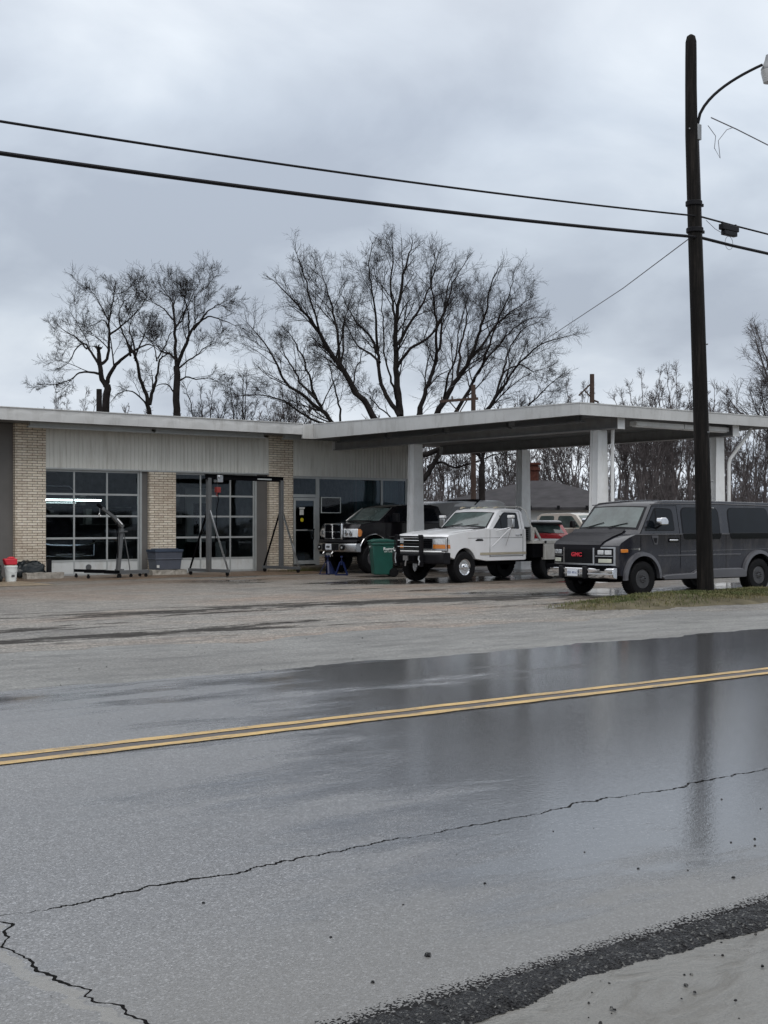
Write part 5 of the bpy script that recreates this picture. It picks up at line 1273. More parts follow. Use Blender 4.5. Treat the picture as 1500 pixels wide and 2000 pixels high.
MB().frustum((-.14, .16, -.1, .1), 0, (-.19, .17, -.09, .09), .17).frustum((-.1, .12, -.08, .08), .17, (-.02, .10, -.04, .04), .22).build('jug_body', 'redplastic', t, bevel=.025)
MB().frustum((-.10, .12, -.09, .09), -.06, (-.13, .15, -.1, .1), .0).build('jug_base', 'tan', t, bevel=.015)
def lump(name, c, r, seed, mat, label, cat, squash=(1, 1, 1)):
    bm = bmesh.new(); bmesh.ops.create_icosphere(bm, subdivisions=4, radius=1); from mathutils import noise as mn
    for v in bm.verts:
        p = v.co.copy(); k = 1 + .22 * mn.noise(p * 1.7 + Vector((seed, 0, 0))) + .13 * mn.noise(p * 5 + Vector((0, seed, 0))) + .05 * mn.noise(p * 12)
        z = max(-.55, p.z * k); v.co = Vector((p.x * k * r * squash[0], p.y * k * r * squash[1], (z + .55) * r * squash[2]))
    me = bpy.data.meshes.new(name); bm.to_mesh(me); bm.free(); me.materials.append(M[mat]); me.polygons.foreach_set('use_smooth', [True] * len(me.polygons))
    o = bpy.data.objects.new(name, me); COL.objects.link(o); o.location = c; return tag(o, label, cat)
lump('bin_bag', (12.1, 32.75, 0), .42, 3, 'bag', 'full black bin bag slumped left of the white bucket', 'bin bag', (1, .8, 1))
lump('bin_bag', (12.0, 33.5, 0), .45, 9, 'bag', 'taller black bin bag against the dark wall behind the first bag', 'bin bag', (1, .9, 1.1))
lump('folded_tarp', (13.95, 34.35, .02), .36, 5, 'bag', 'bundled black tarpaulin lying behind the left concrete block', 'tarpaulin', (1.25, .6, .85))
t = thing('short_post', 'short black post at the left edge of the first bay door', 'post', (14.52, 34.35, 0))
MB().box(-.07, .05, -.06, .06, 0, .50).box(-.08, .06, -.07, .07, .5, .52).build('post_body', 'black', t, bevel=.008)

# engine hoist
t = thing('engine_hoist', 'dark grey folding engine hoist on casters in front of the left bay door', 'hoist', (16.05, 33.2, 0), R(3))
MB().box(-.12, .95, -.12, .0, .10, .20).box(-.02, .95, .22, .34, .10, .19).box(-.16, -.05, -.2, .5, .1, .2).build('hoist_base', 'steel_grey', t, bevel=.006)
MB().bar((-.10, -.30, .17), (-1.05, -.05, .20), .08, .08).bar((-.10, .46, .17), (-.95, .75, .2), .08, .08).build('hoist_leg', 'under', t)
cs = []
for x, y in ((-.95, -.1), (-.12, -.28), (-.04, -.22), (.4, -.06), (.88, -.06), (.88, .28), (-.9, .72)):
    MB().lathe([(.001, -.018), (.045, -.018), (.045, .018), (.001, .018)], (x, y, .048), 'y', 14).box(x - .02, x + .02, y - .025, y + .025, .07, .12).build('caster', 'rubber', t)
MB().bar((.02, 0, .2), (.16, .05, 1.38), .10, .12).box(-.03, .16, -.1, .1, .19, .24).build('mast', 'steel_grey', t, bevel=.005)
MB().bar((.19, .05, 1.42), (-.12, 0, 1.72), .10, .11).bar((-.10, 0, 1.70), (-.52, -.06, 1.96), .07, .08).build('boom', 'steel_grey', t, bevel=.004)
MB().bar((.14, -.03, 1.50), (-.02, -.03, 1.66), .02, .03).build('boom_stripe', 'steel_white', t)
MB().bar((-.5, -.06, 1.95), (-.66, -.07, 2.06), .06, .07).build('boom_tip', 'under', t)
MB().cyl((.0, -.02, .55), (-.02, -.02, 1.58), .016, 10).build('ram_cylinder', 'under', t)
MB().bar((.02, -.04, 1.29), (.30, -.02, 1.30), .05, .03).build('mast_collar', 'steel_grey', t)
MB().tube([(.22, .02, 1.25), (.34, -.02, .55), (.38, -.03, .2)], .014, 6).build('brace_rod', 'steel_grey', t)
MB().tube([(-.58, -.06, 1.95), (-.58, -.06, 1.82)], .006, 5).tube([(-.58, -.06, 1.82), (-.61, -.06, 1.77), (-.58, -.06, 1.73), (-.55, -.06, 1.76)], .014, 6).build('hoist_hook', 'dullchrome', t)

# gantry crane
t = thing('gantry_crane', 'tall dark steel gantry crane on casters spanning the second bay door', 'gantry', (18.85, 32.95, 0), R(13.5))
GL = 3.08
def aframe(x, L):
    MB().box(x - .06, x + .06, -.06, .06, .14, 2.86).build('upright', 'steel_grey', t, bevel=.006)
    MB().box(x - .035, x + .035, -L, L, .10, .19).build('base_rail', 'steel_grey', t, bevel=.005)
    MB().bar((x, -L + .05, .17), (x, -.05, 1.9), .035, .045).build('brace', 'dullchrome', t)
    MB().bar((x, L - .05, .17), (x, .05, 1.9), .035, .045).build('brace', 'under', t)
    for s_ in (-1, 1):
        MB().lathe([(.001, -.02), (.06, -.02), (.06, .02), (.001, .02)], (x, s_ * (L - .08), .06), 'x', 16).box(x - .03, x + .03, s_ * (L - .08) - .03, s_ * (L - .08) + .03, .08, .12).build('caster', 'rubber', t)
aframe(0.0, .86); aframe(GL, .80)
MB().box(-.15, GL + .1, -.045, .045, 2.82, 2.835).box(-.15, GL + .1, -.005, .005, 2.835, 2.96).box(-.15, GL + .1, -.045, .045, 2.96, 2.975).build('top_beam', 'under', t)
MB().box(2.0, 2.6, -.05, -.03, 2.86, 2.9).build('beam_plate', 'alu', t)
MB().box(.28, .50, -.09, .09, 2.74, 2.95).lathe([(.001, -.03), (.05, -.03), (.05, .03), (.001, .03)], (.34, -.1, 2.9), 'y', 12).build('trolley', 'dullchrome', t, bevel=.01)
MB().tube([(.36, 0, 2.74), (.36, 0, 2.6)], .008, 5).build('lift_chain', 'steel_grey', t)
MB().box(.28, .44, -.05, .05, 2.44, 2.60).tube([(.36, 0, 2.44), (.30, 0, 2.38), (.35, 0, 2.33)], .018, 6).build('chain_hook', 'chainred', t, bevel=.01)
MB().tube([(.38, 0, 2.44), (.36, -.02, 2.2), (.30, -.02, 1.9), (.32, 0, 1.6), (.24, 0, .9)], .014, 6).build('hanging_strap', 'under', t)

# ------------------------------------------------------------------ near pole, lamp, wires
PX, PY = 21.25, 16.8
def leanx(z): return -.26 * max(0, (z - 1)) / 10.6 * (1 if z < 10 else 1)
t = thing('utility_pole', 'tall dark creosoted wooden pole standing in the grass in front of the van', 'utility pole', (PX, PY, 0.1))
zs = [-.5, .0, .4, 1.5, 3, 4.5, 6, 7.2, 8.4, 9.4, 10.4, 11.0, 11.32, 11.43, 11.47]
rp_ = [.18, .175, .168, .162, .157, .152, .147, .142, .135, .126, .118, .116, .112, .085, .03]
def pc(z): return Vector((-.012 * z - .018 * max(0, min(z, 9.5) - 3) - .02 * max(0, z - 9.5) * 0, .006 * math.sin(z), z))
def _pc(z):
    lean = .30 * min(1, max(0, z) / 9.7) ** 1.15
    return Vector((-lean * .79, lean * .61, z))
MB().tube([_pc(z) for z in zs], rp_, 20).build('pole_shaft', 'pole', t)
b_ = MB(); 
for z, w_ in ((8.0, .17), (7.45, .175)):
    c = _pc(z); b_.lathe([(w_ - .01, -.05), (w_, -.04), (w_, .04), (w_ - .01, .05)], (c.x, c.y, c.z), 'z', 16); b_.box(c.x + .1, c.x + .28, c.y - .03, c.y + .03, z - .03, z + .03)
each(b_, 'pole_bracket', 'wire', t)
MB().tube([_pc(z) + Vector((.115, -.085, 0)) for z in (4.0, 6, 7.6, 8.8, 9.35)], .012, 5).build('ground_wire', 'wiregrey', t)
for z, dx, dy in ((1.75, .06, -.16), (2.3, .10, -.135), (5.1, .05, -.15), (9.5, -.12, -.06), (3.3, .0, -.158)):
    c = _pc(z); MB().cyl((c.x + dx, c.y + dy, z), (c.x + dx * 1.25, c.y + dy * 1.25, z), .016, 6).build('bolt_head', 'lamp', t)
tg = MB()
for i, z in enumerate((2.06, 1.95, 1.86)):
    c = _pc(z); tg.add([(c.x + .09 + a, c.y - .137 + a * .9, z + b) for a, b in ((0, 0), (.045, 0), (.045, .075 - i * .02), (0, .075 - i * .02))], [(0, 1, 2, 3)])
tg.build('number_tag', 'whiteink', t, smooth=False)
lt = thing('street_lamp', 'curved arm street lamp bolted near the top of the near pole', 'street lamp', (PX, PY, 0.1))
c0 = _pc(9.55)
arm = [c0 + Vector((.10 * .8, -.08, 0)), *[c0 + Vector((.08 + 1.22 * f ** 1.25, -.08 - .7 * f ** 1.2, 1.36 * f ** .62)) for f in [k / 12 for k in range(1, 13)]]]
MB().tube(arm, .031, 8).build('lamp_arm', 'wire', lt)
hb_ = arm[-1]
MB().lathe([(.001, .30), (.07, .28), (.09, .18), (.14, .05), (.17, .0), (.17, -.03), (.001, -.03)], (hb_.x + .16, hb_.y - .06, hb_.z - .06), 'z', 20).build('lamp_head', 'lamp', lt)
MB().lathe([(.165, 0), (.17, -.05), (.12, -.26), (.001, -.29)], (hb_.x + .16, hb_.y - .06, hb_.z - .09), 'z', 20).build('lamp_shade', 'shade', lt)
MB().box(c0.x + .04, c0.x + .16, c0.y - .14, c0.y - .04, 9.3, 9.62).build('arm_bracket', 'lamp', lt, bevel=.01)
def wire(name, pts, r, label, mat='wire', n=24, cat='wire'):
    mb = MB().tube(pts, r, 6); return tag(mb.build(name, mat), label, cat)
def span(xa, za, xm, zm, xb, zb, y, n=40):   # parabola through three points
    o = []
    for i in range(n + 1):
        x = xa + (xb - xa) * i / n
        l0 = (x - xm) * (x - xb) / ((xa - xm) * (xa - xb)); l1 = (x - xa) * (x - xb) / ((xm - xa) * (xm - xb)); l2 = (x - xa) * (x - xm) / ((xb - xa) * (xb - xm))
        o.append((x, y, za * l0 + zm * l1 + zb * l2))
    return o
wa = span(6.41, 6.97, 12.82, 7.26, 21.1, 7.83, 16.85); dxl = 14
def ext(p, k):     # carry the sagging curve on past the frame on the left
    (x0, y, z0), (x1, _, z1) = p[0], p[1]; s_ = (z1 - z0) / (x1 - x0); return [(x0 - i * 2.5, y, z0 - s_ * i * 2.5 + .012 * (i * 2.5) ** 2) for i in range(k, 0, -1)] + p
wr_ = lambda z0, z1: [(21.1, 16.85, z0), (22.2, 16.85, z0 - .03), (23.35, 16.85, z1), (28, 16.85, z1 - .12), (40, 16.85, z1 - .2), (52, 16.85, z0)]
wire('utility_wire', ext(wa, 8) + wr_(7.83, 7.78)[1:], .019, 'upper and thinner of the two black cables crossing the sky to the near pole')
wb = span(6.41, 6.54, 12.82, 6.83, 21.1, 7.40, 16.85)
wire('utility_wire', ext(wb, 8) + wr_(7.40, 7.36)[1:], .032, 'lower and thicker of the two black cables crossing the sky to the near pole')
wire('lamp_wire', [(21.3, 16.7, 9.85), (22.0, 16.6, 9.72), (23.2, 16.5, 9.5), (24.6, 16.4, 9.2), (28, 16.3, 8.6)], .012, 'thin twisted wire running right from beside the lamp arm', 'wiregrey')
wire('loose_wire', [(21.15, 16.66, 9.65), (21.32, 16.6, 9.45), (21.28, 16.6, 9.2), (21.4, 16.55, 9.0), (21.34, 16.55, 9.35), (21.55, 16.5, 9.6), (21.75, 16.5, 9.68)], .007, 'loose curled wire ends dangling just under the lamp arm', 'wiregrey')
wire('service_wire', [(21.1, 16.9, 7.5), (24, 21.5, 7.35), (29, 29.5, 7.3), (36, 41, 7.6), (40.5, 47.5, 8.1)], .011, 'thin grey service line running back from the near pole towards the bare trees', 'wiregrey')
t = thing('splice_box', 'black cable splice enclosure hanging on the upper cable right of the near pole', 'splice box', (22.08, 16.85, 7.66))
MB().box(-.27, .27, -.06, .06, .0, .12).box(-.20, .22, -.055, .055, -.10, .0).box(-.24, -.20, -.02, .02, .12, .17).box(.2, .24, -.02, .02, .12, .17).build('box_body', 'black', t, bevel=.012)
MB().tube([(-.1, 0, -.1), (-.45, 0, -.02), (-.75, 0, .12)], .006, 5).tube([(.0 + .13 * math.cos(a * .45), 0, -.25 + .14 * math.sin(a * .45)) for a in range(15)], .005, 5).build('loop_wire', 'wiregrey', t)

def far_pole(loc, h, label, arms, r=.14, mat='farpole', brace=True):
    t = thing('distant_utility_pole', label, 'utility pole', loc, -HEAD)
    MB().tube([(0, 0, -.3), (0, 0, h * .5), (0, 0, h)], [r, r * .9, r * .75], 10).build('pole_shaft', mat, t)
    for z, L, rot in arms:
        o = MB().box(-L, L, -.06, .06, z - .06, z + .06)
        if brace: o.bar((-L * .5, .08, z), (0, .08, z - .6), .04, .04).bar((L * .5, .08, z), (0, .08, z - .6), .04, .04)
        for k in (-.9, -.35, .5, .9): o.cyl((L * k, 0, z + .06), (L * k, 0, z + .2), .035, 6)
        oo = o.build('crossarm', mat, t); oo.rotation_euler = (0, R(rot), R(25))
    return t
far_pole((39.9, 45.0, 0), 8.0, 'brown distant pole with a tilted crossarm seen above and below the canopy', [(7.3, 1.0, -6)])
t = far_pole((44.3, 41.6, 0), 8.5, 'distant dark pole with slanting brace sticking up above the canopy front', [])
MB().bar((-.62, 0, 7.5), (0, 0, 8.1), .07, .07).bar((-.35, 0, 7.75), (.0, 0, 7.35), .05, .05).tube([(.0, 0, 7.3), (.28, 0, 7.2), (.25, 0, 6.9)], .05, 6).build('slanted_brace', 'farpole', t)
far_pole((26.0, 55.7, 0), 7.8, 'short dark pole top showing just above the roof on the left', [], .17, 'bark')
MB_ = MB().cyl((0, 0, 0), (0, 0, 5.4), .03, 8)
t = thing('conduit_mast', 'thin pale conduit standing beside the brown distant pole', 'conduit', (40.3, 44.8, 0)); MB_.build('mast_tube', 'steel_white', t)

# ------------------------------------------------------------------ houses beyond
def house(name, label, loc, rz, w, d, hw, hr, wallm, roofm, ridge, chim=None, over=.5):
    t = thing(name, label, 'house', loc, rz)
    MB().box(-w / 2, w / 2, -d / 2, d / 2, 0, hw).build('wall', wallm, t)
    a, b = w / 2 + over, d / 2 + over; rr = ridge / 2
    rf = MB().add([(-a, -b, hw), (a, -b, hw), (a, b, hw), (-a, b, hw), (-rr, 0, hr), (rr, 0, hr), (-a, -b, hw - .16), (a, -b, hw - .16), (a, b, hw - .16), (-a, b, hw - .16)],
                  [(0, 1, 5, 4), (1, 2, 5), (2, 3, 4, 5), (3, 0, 4), (6, 7, 1, 0), (7, 8, 2, 1), (8, 9, 3, 2), (9, 6, 0, 3), (9, 8, 7, 6)]).build('roof', roofm, t, smooth=False)
    if chim:
        x, y, z1 = chim
        MB().box(x - .35, x + .35, y - .3, y + .3, hr - 1.2, z1).box(x - .42, x + .42, y - .37, y + .37, z1 - .45, z1 - .28).box(x - .45, x + .45, y - .4, y + .4, z1 - .12, z1).build('chimney', 'redbrick', rf, bevel=.01)
    return t
h1 = house('grey_roof_house', 'white walled house with dark hip roof and red brick chimney seen between the canopy columns', (51.9, 52.75, 0), -HEAD - .25, 11.5, 10, 2.35, 3.95, 'housewhite', 'shingle', 1.2, (-.55, .6, 5.0))
y = -5.03
MB().box(-5.2, -2.6, y - .04, y, .1, 2.0).build('garage_door', 'housewhite', h1)
MB().box(-5.1, -2.7, y - .07, y - .04, 1.35, 1.62).build('door_panes', 'glassdark', h1)
for k in range(9): MB().box(-5.9 + k * 1.5, -5.75 + k * 1.5, -5.6, -5.52, 2.26, 2.44).build('soffit_bracket', 'black', h1)
h2 = house('brown_roof_house', 'low house with faded grey brown roof behind the brown distant pole', (60.5, 66.5, 0), -HEAD + .5, 9, 7, 2.3, 3.35, 'housewhite', 'shingle2', 4)
MB().box(-2.6, -1.2, -4.56, -4.5, .9, 2.0).box(1, 2.4, -4.56, -4.5, .9, 2.0).build('window', 'glassdark', h2)
t = thing('dark_shed', 'small dark open shed edge between the white house and beige pickup', 'shed', (45.9, 42.6, 0), -HEAD)
MB().bar((-.55, 0, 0), (-.35, 0, 2.5), .14, .14).box(-.4, 1.6, -.05, .05, 1.85, 2.35).box(1.4, 1.6, -.05, .05, 0, 2.0).build('shed_frame', 'black', t)

# ------------------------------------------------------------------ bare trees
class Tree:
    def __init__(s, seed, twig=.010): s.r = random.Random(seed); s.mb = MB(); s.tw = MB(); s.twig = twig
    def limb(s, pts, r0, r1, n=None):
        P = [Vector(p) for p in pts]; Q = []
        for i in range(len(P) - 1):          # catmull-rom with a little wander
            a, b, c, d = P[max(0, i - 1)], P[i], P[i + 1], P[min(len(P) - 1, i + 2)]
            for k in range(4):
                t = k / 4; t2, t3 = t * t, t * t * t
                q = .5 * ((2 * b) + (-a + c) * t + (2 * a - 5 * b + 4 * c - d) * t2 + (-a + 3 * b - 3 * c + d) * t3)
                if i + k: q += Vector((s.r.gauss(0, 1), s.r.gauss(0, 1), s.r.gauss(0, .6))) * .022 * (c - b).length
                Q.append(q)
        Q.append(P[-1]); m = len(Q)
        rad = [r0 + (r1 - r0) * (i / (m - 1)) ** .8 for i in range(m)]
        s.mb.tube(Q, rad, n or (8 if r0 > .15 else 6 if r0 > .06 else 5), cap=False)
        return Q, rad
    def grow(s, p, d, L, r, lvl, up=.05, wig=.115):
        rn = s.r; n = 5 if lvl >= 2 else 4 if lvl == 1 else 3
        pts = [p.copy()]; rad = [r]; dd = d.copy(); wig = wig if lvl > 1 else wig * 1.5; st = L / n; e = max(s.twig * .6, r * (.42 if lvl else .5))
        for i in range(n):
            dd = (dd + Vector((rn.gauss(0, wig), rn.gauss(0, wig), rn.gauss(0, wig) + up))).normalized()
            p = p + dd * st * rn.uniform(.8, 1.2); pts.append(p.copy()); rad.append(r + (e - r) * (i + 1) / n)
        (s.mb if r > .03 else s.tw).tube(pts, rad, 5 if r > .03 else 3, cap=False)
        if lvl > 0:
            nc = {3: 6, 2: 6, 1: 5}.get(lvl, 6)
            for k in range(nc):
                f = .22 + .78 * (k + rn.random() * .8) / nc; f = min(f, .999); i = min(n - 1, int(f * n)); tt = f * n - i
                q = pts[i].lerp(pts[i + 1], tt); ax = (pts[i + 1] - pts[i]).normalized()
                nd = s.side(ax, rn.uniform(.35, .95)); rr = (rad[i] * (1 - tt) + rad[i + 1] * tt)
                s.grow(q, nd, L * rn.uniform(.42, .75) * (1.2 - .5 * f), max(s.twig, rr * rn.uniform(.42, .62)), lvl - 1, up, wig)
    def side(s, ax, ang):
        rn = s.r; o = Vector((rn.gauss(0, 1), rn.gauss(0, 1), rn.gauss(0, 1))); o = (o - ax * o.dot(ax))
        o = o.normalized() if o.length > 1e-4 else ax.orthogonal()
        return (ax * math.cos(ang) + o * math.sin(ang)).normalized()
    def clothe(s, Q, rad, n, L, lvl, start=.25, up=.05, endl=True, flat=1.0):
        m = len(Q)
        for k in range(n):
            f = start + (1 - start) * (k + s.r.random()) / n; i = min(m - 2, int(f * (m - 1))); tt = f * (m - 1) - i
            q = Q[i].lerp(Q[i + 1], min(1, tt)); ax = (Q[i + 1] - Q[i]).normalized()
            d = s.side(ax, s.r.uniform(.3, .75)); d.y *= flat; d.normalize()
            s.grow(q, d, L * s.r.uniform(.5, 1.2) * (1.35 - 1.0 * f), max(s.twig, min(.045, rad[i] * .45)), lvl if lvl < 3 or f < .72 else 2, up)
        if endl:
            for _ in range(3):
                ax = (Q[-1] - Q[-2]).normalized(); s.grow(Q[-1], s.side(ax, s.r.uniform(.1, .6)), L * (.22 if lvl > 2 else .45), max(s.twig, rad[-1] * .9), 1 if lvl > 1 else lvl, up)
    def build(s, t, mat):
        s.mb.build('trunk', mat, t, recalc=False, ang=60); s.tw.build('crown', mat, t, recalc=False, ang=180)

# the big spreading tree behind the canopy: limbs in units of S metres, x to the right of the trunk foot, z up
def big_tree():
    D = 64.; S = D / 2500; base = at(800, 1020, D); base.z = 0
    t = thing('bare_tree', 'largest bare tree, its many ascending limbs spreading like a fan above the canopy roof', 'tree', base, -HEAD, 'bare trees behind the garage')
    T = Tree(11, .0048); rn = T.r
    def G(pts, r0, r1, dep, n, L, lvl=2, start=.3):
        P = [((u - 800) * S, dep * S * 1.0 * (i / max(1, len(pts) - 1)) ** .8, 1.56 + (1020 - v) * S) for i, (u, v) in enumerate(pts)]
        Q, rad = T.limb(P, r0 * .74, r1); T.clothe(Q, rad, max(1, int(n * .52)) if n else 0, L * 1.6, min(3, lvl + 1), start, endl=n > 0)
    G([(795, 1081), (797, 1000), (800, 930), (795, 880)], .62, .42, 0, 0, 1, 0)
    G([(795, 900), (788, 850), (780, 790), (775, 720), (772, 650), (776, 590), (785, 520), (797, 470), (805, 445)], .34, .02, 30, 26, 1.9)
    G([(774, 660), (772, 600), (762, 540), (768, 480), (765, 450)], .13, .018, -40, 16, 1.5)
    G([(772, 665), (800, 610), (828, 560), (845, 510), (860, 455)], .14, .018, 60, 18, 1.6)
    G([(776, 700), (800, 665), (840, 640), (868, 590), (880, 540), (905, 500)], .13, .018, -70, 18, 1.6)
    G([(785, 890), (760, 850), (738, 815), (710, 770), (665, 700), (650, 680), (628, 640), (600, 600), (570, 565), (540, 535)], .32, .018, -60, 26, 1.8)
    G([(664, 698), (660, 640), (650, 585), (635, 530), (625, 495)], .14, .016, 50, 18, 1.5)
    G([(655, 690), (630, 650), (614, 590), (600, 530), (588, 495)], .12, .016, -120, 18, 1.5)
    G([(664, 700), (670, 650), (668, 610), (680, 560), (690, 520)], .10, .014, 90, 14, 1.4)
    G([(780, 900), (720, 868), (665, 832), (640, 800), (618, 765), (600, 710), (580, 655), (560, 620)], .26, .018, 80, 22, 1.7)
    G([(640, 800), (600, 765), (560, 735), (540, 690), (515, 650), (490, 620)], .15, .014, -60, 20, 1.7)
    G([(618, 765), (590, 735), (565, 690), (545, 655), (538, 620)], .11, .014, 140, 16, 1.5)
    G([(690, 850), (650, 825), (600, 805), (560, 775), (510, 765), (470, 770)], .13, .014, -100, 18, 1.5)
    G([(730, 860), (680, 830), (620, 832), (570, 810), (520, 800)], .12, .014, 120, 16, 1.4)
    G([(782, 800), (760, 765), (742, 720), (738, 670), (725, 630), (700, 600), (680, 570), (668, 540)], .19, .016, 110, 22, 1.6)
    G([(738, 668), (735, 610), (728, 560), (722, 510), (727, 460)], .12, .016, -50, 16, 1.5)
    G([(742, 690), (715, 660), (695, 640), (672, 590), (655, 550)], .10, .014, 160, 14, 1.4)
    G([(797, 890), (808, 840), (822, 780), (835, 740), (850, 690), (862, 640), (868, 590), (878, 520), (890, 490)], .24, .016, 90, 24, 1.7)
    G([(850, 695), (850, 640), (846, 590), (838, 540), (845, 500)], .12, .016, -110, 16, 1.4)
    G([(800, 880), (830, 830), (868, 770), (892, 725), (915, 690), (932, 640), (945, 600), (955, 540), (968, 510)], .27, .016, -40, 26, 1.7)
    G([(915, 690), (945, 650), (970, 610), (1000, 580), (1040, 550)], .13, .014, 70, 18, 1.6)
    G([(895, 720), (900, 660), (915, 600), (918, 550), (930, 520)], .11, .014, 150, 16, 1.4)
    G([(815, 870), (870, 825), (900, 775), (925, 730), (945, 690), (985, 640), (1020, 600), (1060, 580)], .20, .014, 100, 22, 1.6)
    G([(925, 730), (945, 680), (965, 620), (985, 570), (990, 535)], .11, .014, -130, 16, 1.4)
    G([(820, 880), (890, 855), (935, 810), (965, 765), (1000, 710), (1045, 665), (1100, 650)], .21, .014, -90, 24, 1.6)
    G([(965, 765), (985, 710), (1000, 660), (1030, 610), (1062, 590)], .11, .014, 120, 16, 1.4)
    G([(940, 815), (985, 790), (1035, 775), (1070, 740), (1105, 710)], .12, .014, 60, 18, 1.5)
    G([(880, 860), (935, 840), (985, 825), (1030, 800), (1070, 800)], .12, .014, -150, 14, 1.3)
    G([(798, 960), (830, 925), (850, 890), (870, 860), (880, 830)], .25, .08, -40, 5, 1.2)
    G([(835, 905), (860, 895), (885, 906), (925, 897), (965, 880), (1000, 884)], .13, .018, -60, 12, 1.2, 2)
    G([(778, 770), (765, 735), (752, 690), (750, 640), (745, 590), (752, 540)], .10, .014, -140, 14, 1.3)
    G([(700, 762), (690, 720), (700, 680), (712, 640)], .08, .014, 90, 10, 1.2)
    G([(668, 832), (665, 790), (655, 750), (650, 715), (640, 690)], .09, .014, -110, 12, 1.2)
    G([(785, 840), (765, 800), (735, 770), (715, 745), (700, 735)], .08, .014, 130, 12, 1.2)
    G([(806, 830), (822, 800), (830, 760), (845, 735)], .08, .014, 120, 10, 1.2)
    G([(725, 850), (735, 815), (728, 780), (735, 750)], .07, .014, 60, 9, 1.1)
    G([(868, 770), (872, 730), (885, 690), (890, 640), (900, 600)], .09, .014, -160, 14, 1.3)
    G([(985, 710), (1020, 690), (1050, 700), (1090, 685)], .07, .014, 90, 12, 1.2)
    T.build(t, 'bark'); t.scale = (1.0, 1, .955)
big_tree()

# procedural spreading trees with a few guided main limbs
def tree(name, label, u, d, top_v, seed, spread, trunk_r, forks, mat='bark', group='bare trees behind the garage', lvl=2, dens=.8, lean=0, splitv=.3, twig=.006, Lk=1.0):
    H_ = 1.56 + (1020 - top_v) * d / 2500.; base = at(u, 1020, d); base.z = -.1
    t = thing(name, label, 'tree', base, -HEAD, group); T = Tree(seed, twig); rn = T.r
    sp = spread * d / 2500.; h0 = H_ * splitv
    T.limb([(0, 0, 0), (lean * .1, 0, h0 * .5), (lean * .25, 0, h0)], trunk_r, trunk_r * .8)
    for k in range(forks):
        a = (k + .5) / forks * 2 - 1; a += rn.uniform(-.15, .15)
        top = H_ * (1 - .30 * abs(a) ** 1.6) * rn.uniform(.9, 1.0); dy = rn.uniform(-.6, .6) * sp
        x1 = lean * .25
        pts = [(x1, 0, h0 * .92), (x1 + a * sp * .20 + rn.gauss(0, .05 * sp), dy * .2, h0 + (top - h0) * .22), (x1 + lean * .4 + a * sp * rn.uniform(.4, .6), dy * .5, h0 + (top - h0) * .50), (x1 + lean * .7 + a * sp * rn.uniform(.65, .85), dy * .8, h0 + (top - h0) * .78), (x1 + lean + a * sp, dy, top)]
        if abs(a) > .75: pts[-1] = (pts[-1][0], dy, h0 + (top - h0) * .75); pts[-2] = (pts[-2][0], dy * .8, h0 + (top - h0) * .62)
        Q, rad = T.limb(pts, trunk_r * rn.uniform(.35, .5), .014)
        T.clothe(Q, rad, int(13 * dens), H_ * .13 * Lk, lvl, .22, .04)
        # one secondary fork
        i = len(Q) // 2 - 1; q = Q[i]; dr = T.side((Q[i + 1] - Q[i]).normalized(), .55)
        e1 = q + dr * (top - h0) * .22; e2 = e1 + (dr + Vector((0, 0, .7))).normalized() * (top - h0) * .22
        Q2, r2 = T.limb([q, e1, e2], rad[i] * .6, .012); T.clothe(Q2, r2, int(8 * dens), H_ * .10 * Lk, lvl, .2, .04)
    T.build(t, mat); return t
def guided(label, u0, d, seed, limbs, L, mat='bark'):
    S = d / 2500; base = at(u0, 1020, d); base.z = 0
    t = thing('bare_tree', label, 'tree', base, -HEAD, 'bare trees behind the garage'); T = Tree(seed, .0055)
    for pts, r0, r1, dep, n in limbs:
        P = [((u - u0) * S, dep * S * (i / max(1, len(pts) - 1)) ** .8, 1.56 + (1020 - v) * S) for i, (u, v) in enumerate(pts)]
        Q, rad = T.limb(P, r0 * .9, r1); T.clothe(Q, rad, int(n * .36), L * 2.0, 3, .2, endl=n > 0)
    T.build(t, mat)
guided('left bare tree with wide crooked limbs above the garage roof', 207, 62, 5, [
    ([(206, 1080), (206, 900), (207, 800), (209, 752)], .24, .17, 0, 0),
    ([(207, 755), (198, 735), (195, 712), (193, 690)], .16, .10, 0, 2),
    ([(195, 712), (208, 700), (212, 665), (211, 630), (214, 600), (219, 570), (222, 552)], .11, .014, 20, 18),
    ([(194, 730), (180, 728), (158, 730), (145, 742), (120, 752), (95, 755)], .08, .012, -30, 14),
    ([(193, 712), (185, 700), (170, 680), (160, 668), (142, 676), (128, 700), (112, 712)], .09, .012, 40, 14),
    ([(170, 682), (150, 660), (132, 650), (120, 640)], .05, .012, -20, 9),
    ([(198, 680), (180, 672), (165, 668)], .05, .012, 60, 5),
    ([(208, 750), (220, 725), (240, 705), (258, 693), (280, 682), (300, 678), (318, 690)], .13, .014, -40, 16),
    ([(213, 655), (235, 635), (250, 620), (268, 600), (275, 585)], .07, .012, 30, 14),
    ([(255, 695), (252, 670), (243, 650), (240, 620), (248, 600), (262, 590)], .07, .012, -50, 12),
    ([(211, 640), (198, 622), (180, 628), (165, 632)], .045, .01, 40, 8),
    ([(212, 625), (200, 600), (190, 580), (182, 575)], .045, .01, -30, 8),
    ([(218, 575), (235, 570), (245, 562)], .03, .01, 20, 5)], .95)
